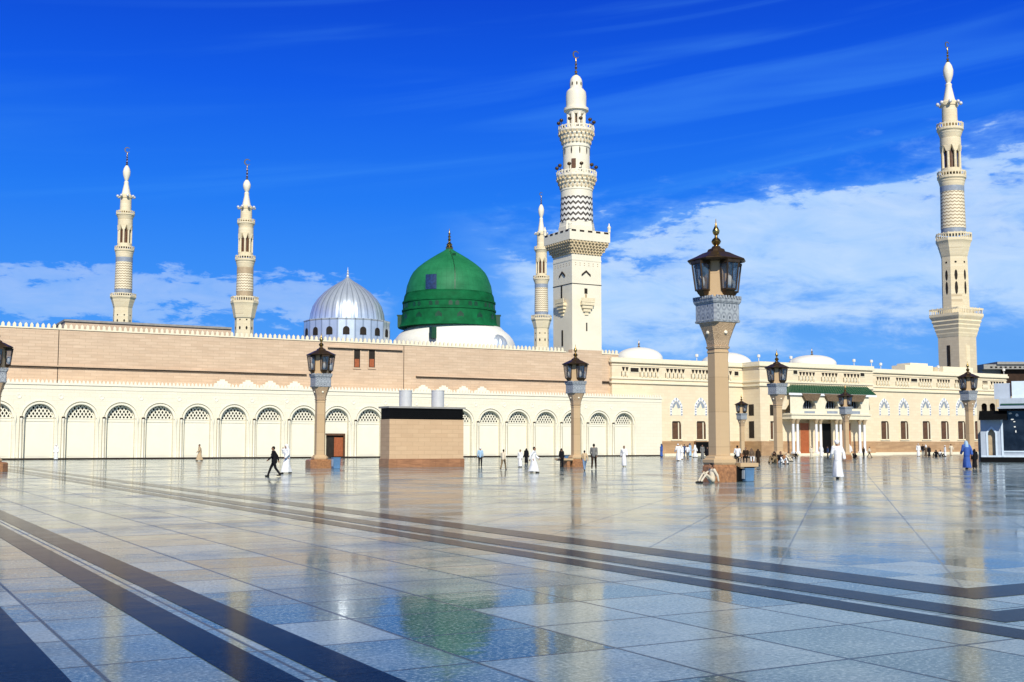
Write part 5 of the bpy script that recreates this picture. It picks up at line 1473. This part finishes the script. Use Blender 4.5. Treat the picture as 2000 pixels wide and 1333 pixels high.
# px, feet y, top y, facing (deg; 0 = towards camera, 90 = to the left, -90 = to the right, 180 = away), pose, dress, head, colours{}, label
PEOPLE = [
 (109,900,868, 0,'stand','robe','headcloth',dict(robe='white',headscarf='white'),'person in white robe and white headcloth standing by the second arch from the left',0),
 (390,902,868, 60,'walk','robe','hair',dict(robe='tan'),'person in a tan tunic walking before the arcade, left of the striding black suit',0),
 (535,932,872, 90,'walk','coat','hair',dict(jacket='black',trousers='black'),'person in a black suit striding left across the wet paving',0),
 (560,927,868, 40,'phone','robe','headcloth',dict(robe='white',headscarf='white'),'person in white robe just behind the striding person in a black suit',0),
 (938,913,874, 180,'stand','shirt','cap',dict(shirt='lblue',trousers='black',cap='white'),'person in light blue shirt and black trousers beside the tan stone box',0),
 (983,919,878, 200,'walk','shirt','hair',dict(shirt='cream',trousers='olive'),'person in cream shirt and olive trousers striding, right of the person in light blue',0),
 (1016,914,881, 30,'stand','robe','hair',dict(robe='white'),'small person in white partly behind the group of three near the box',0),
 (1028,907,876, 160,'stand','abaya','headcloth',dict(robe='black',headscarf='black'),'person in a black robe between two white-robed people',0),
 (1042,925,873, -75,'walk','robe','hair',dict(robe='white'),'person in a long white robe striding past, largest white figure before the right arches',0),
 (1097,914,876, -30,'stand','coat','headcloth',dict(jacket='black',trousers='black',headscarf='black'),'person all in black standing left of the lamp post below the white minaret',0),
 (1142,921,885, 170,'walk','shirt','hair',dict(shirt='tan',trousers='jeans'),'person in tan shirt and jeans just right of the lamp post below the white minaret',0),
 (1160,918,867, 190,'walk','shirt','hair',dict(shirt='grey',trousers='dbrown'),'person in grey shirt and dark trousers walking right of the person in jeans',0),
 (1219,913,871, 0,'walk','robe','hair',dict(robe='white'),'lone person in a white robe walking towards the viewer before the last arch',0),
 (1292,894,867, 90,'stand','abaya','headcloth',dict(robe='blue',headscarf='navy'),'person in a blue robe standing at the right end of the arcade',0),
 (1325,902,867, 160,'walk','robe','cap',dict(robe='white',cap='white'),'person in white robe walking below the first pointed window',0),
 (1337,893,868, 170,'walk','coat','hair',dict(jacket='navy',trousers='navy'),'person in dark navy clothes between two people in white',0),
 (1331,899,869, 200,'stand','robe','headcloth',dict(robe='white',headscarf='cream'),'person in white with a cream headcloth directly behind the white-robed walker below the first window',0),
 (1343,898,870, 180,'walk','shirt','hair',dict(shirt='white',trousers='grey'),'person in white shirt and grey trousers in the group left of the dark doorway',0),
 (1372,897,869, 0,'stand','robe','hair',dict(robe='grey'),'person in grey robe standing inside the dark doorway left of the largest lamp post',0),
 (1348,893,866, -60,'stand','abaya','headcloth',dict(robe='lblue',headscarf='navy'),'person in pale blue robe with a dark scarf near the dark doorway',0),
 (1358,895,869, 120,'walk','robe','headcloth',dict(robe='white',headscarf='white'),'person in white with white headcloth next to the dark doorway',0),
 (1382,906,872, 20,'stand','abaya','headcloth',dict(robe='black',headscarf='black'),'person in a black robe standing just left of the largest lamp post',0),
 (1387,944.5,905, 68,'floor','shirt','hair',dict(shirt='cream',trousers='cream'),'person in cream shirt and trousers sitting on the paving, leaning on the largest lamp post',0),
 (1441,904,870, 180,'bench','shirt','hair',dict(shirt='white',trousers='black'),'person in white shirt sitting right of the largest lamp post',0),
 (1457,904,874, 20,'bench','coat','hair',dict(jacket='dbrown',trousers='black'),'person in dark brown jacket sitting next to the person in white shirt',0),
 (1468,904,876, 0,'bench','coat','headcloth',dict(jacket='brown',trousers='white',headscarf='brown'),'person in brown wrap sitting in the middle of the bench group',0),
 (1481,908,878, 200,'stand','abaya','headcloth',dict(robe='dbrown',headscarf='dbrown'),'person in dark brown robe standing at the right of the seated group',0),
 (1512,906,882, 40,'floor','abaya','headcloth',dict(robe='olive',headscarf='dbrown'),'person in olive-brown robe sitting on the ground left of the awning lamp post',0),
 (1526,908,882, -20,'floor','shirt','hair',dict(shirt='black',trousers='white'),'person in black top and white trousers sitting on the ground beside the awning lamp post',0),
 (1536,903,884, -40,'floor','robe','cap',dict(robe='cream',cap='cream'),'person in cream sitting on the ground right of the awning lamp post',0),
 (1553,896,883, 60,'floor','coat','hair',dict(jacket='black',trousers='brown'),'person in black sitting low in front of the left white columns',0),
 (1585,896,871, 0,'stand','robe','turban',dict(robe='cream',turban='cream'),'person in cream robe between the first and second column pairs',0),
 (1604,894,870, 180,'walk','robe','headcloth',dict(robe='white',headscarf='white'),'person in white walking into the dark doorway of the gate',0),
 (1617,896,872, 90,'stand','coat','hair',dict(jacket='navy',trousers='black'),'person in navy standing by the dark doorway of the gate',0),
 (1637,937,858, 172,'walk','robe','turban',dict(robe='white',turban='white'),'large nearby person in flowing white robe and white turban walking away, right half',1),
 (1659,899,867, 180,'walk','robe','headcloth',dict(robe='white',headscarf='white'),'person in white robe just right of the nearby turbaned walker',0),
 (1669,897,882, 0,'floor','coat','hair',dict(jacket='black',trousers='black'),'small person in black crouching right of the turbaned walker',0),
 (1687,895,873, 60,'stand','coat','hair',dict(jacket='dbrown',trousers='black'),'person in dark brown in front of the right-hand white columns',0),
 (1698,895,873, -60,'walk','shirt','hair',dict(shirt='cream',trousers='brown'),'person in cream shirt at the right corner of the gate columns',0),
 (1794,893,867, 20,'stand','robe','cap',dict(robe='white',cap='white'),'person in white robe left in the distant group below the narrow windows',0),
 (1803,892,868, 10,'stand','coat','hair',dict(jacket='black',trousers='grey'),'person in black jacket second from left in the distant group',0),
 (1815,894,872, 0,'stand','abaya','headcloth',dict(robe='black',headscarf='black'),'person in a black robe in the middle of the distant group',0),
 (1828,895,879, 40,'floor','coat','headcloth',dict(jacket='black',trousers='black',headscarf='black'),'person in black sitting in the distant group on the right',0),
 (1838,894,879, -20,'floor','shirt','hair',dict(shirt='white',trousers='black'),'person in white shirt sitting right in the distant group',0),
 (1809,893,869, 180,'walk','robe','headcloth',dict(robe='brown',headscarf='white'),'person in brown robe and white headcloth in the middle of the distant group',0),
 (1846,893,870, 90,'stand','robe','cap',dict(robe='white',cap='white'),'person in white robe at the right end of the distant group',0),
 (1858,891,868, 180,'walk','robe','hair',dict(robe='cream'),'person in pale robe walking past the distant lamp post foot on the right',0),
 (1889,918,861, 175,'walk','abaya','headcloth',dict(robe='blue',headscarf='lblue'),'person in a bright blue robe walking away at the right',1),
 (1904,917,877, 185,'stand','abaya','headcloth',dict(robe='black',headscarf='black'),'person in a black robe walking close beside the person in bright blue',0),
]
roots = []
for rec in PEOPLE: make_kind(rec[4], rec[5], rec[6])
bpy.context.view_layer.update()
dg_ = bpy.context.evaluated_depsgraph_get()
newm = [(o, bpy.data.meshes.new_from_object(o.evaluated_get(dg_))) for o in bake]
for o, me in newm:
    o.modifiers.clear(); o.data = me
    me.polygons.foreach_set('use_smooth', [True]*len(me.polygons))
used = set()
HT = dict(stand=1.76, walk=1.75, phone=1.75, floor=.92, bench=1.32)
for (px, fy, ty, face, pose, dress, head, cols, lab, big) in PEOPLE:
    g = ground(px, fy - (1.2 if pose == 'floor' else .8)); hgt = z_at(ty, px, g.y)
    k = hgt/HT[pose]*(1.0 if head != 'turban' else .97)
    k = max(.72, min(1.28, k))
    r = empty('person', g, math.radians(-face), lab, 'person', 'people on the plaza'); r.scale = (k, k, k)
    # 0 = facing the camera (local -y); positive angles turn the face to the left in the picture
    key = (pose, dress, head); first = key not in used; used.add(key)
    for o in kinds[key]:
        c = o if first else o.copy()
        if not first: COL.objects.link(c)
        c.parent = r
        nm_ = o.name.split('.')[0]
        mt = skinM if nm_ == 'body' else shoeM if nm_ == 'shoes' else eyeM if nm_ == 'eyes' else hairM if nm_ == 'hair' else C[cols.get(nm_, 'white')]
        c.material_slots[0].link = 'OBJECT'; c.material_slots[0].material = mt

# dark carton held by the white-robed phone person, bag for the striding person
cam = bpy.data.cameras.new('camera'); co_ = bpy.data.objects.new('camera', cam); COL.objects.link(co_)
co_.location = (0, 0, EYE); co_.rotation_euler = (PI/2 + PITCH, 0, 0)
cam.sensor_width = 36; cam.lens = F/2000*36; cam.clip_start = .1; cam.clip_end = 6000
sc.camera = co_
sc.view_settings.view_transform = 'Standard'; sc.view_settings.look = 'None'; sc.view_settings.gamma = 1; sc.view_settings.use_curve_mapping = False
sc.view_settings.exposure = 0.08
sc.cycles.max_bounces = 6
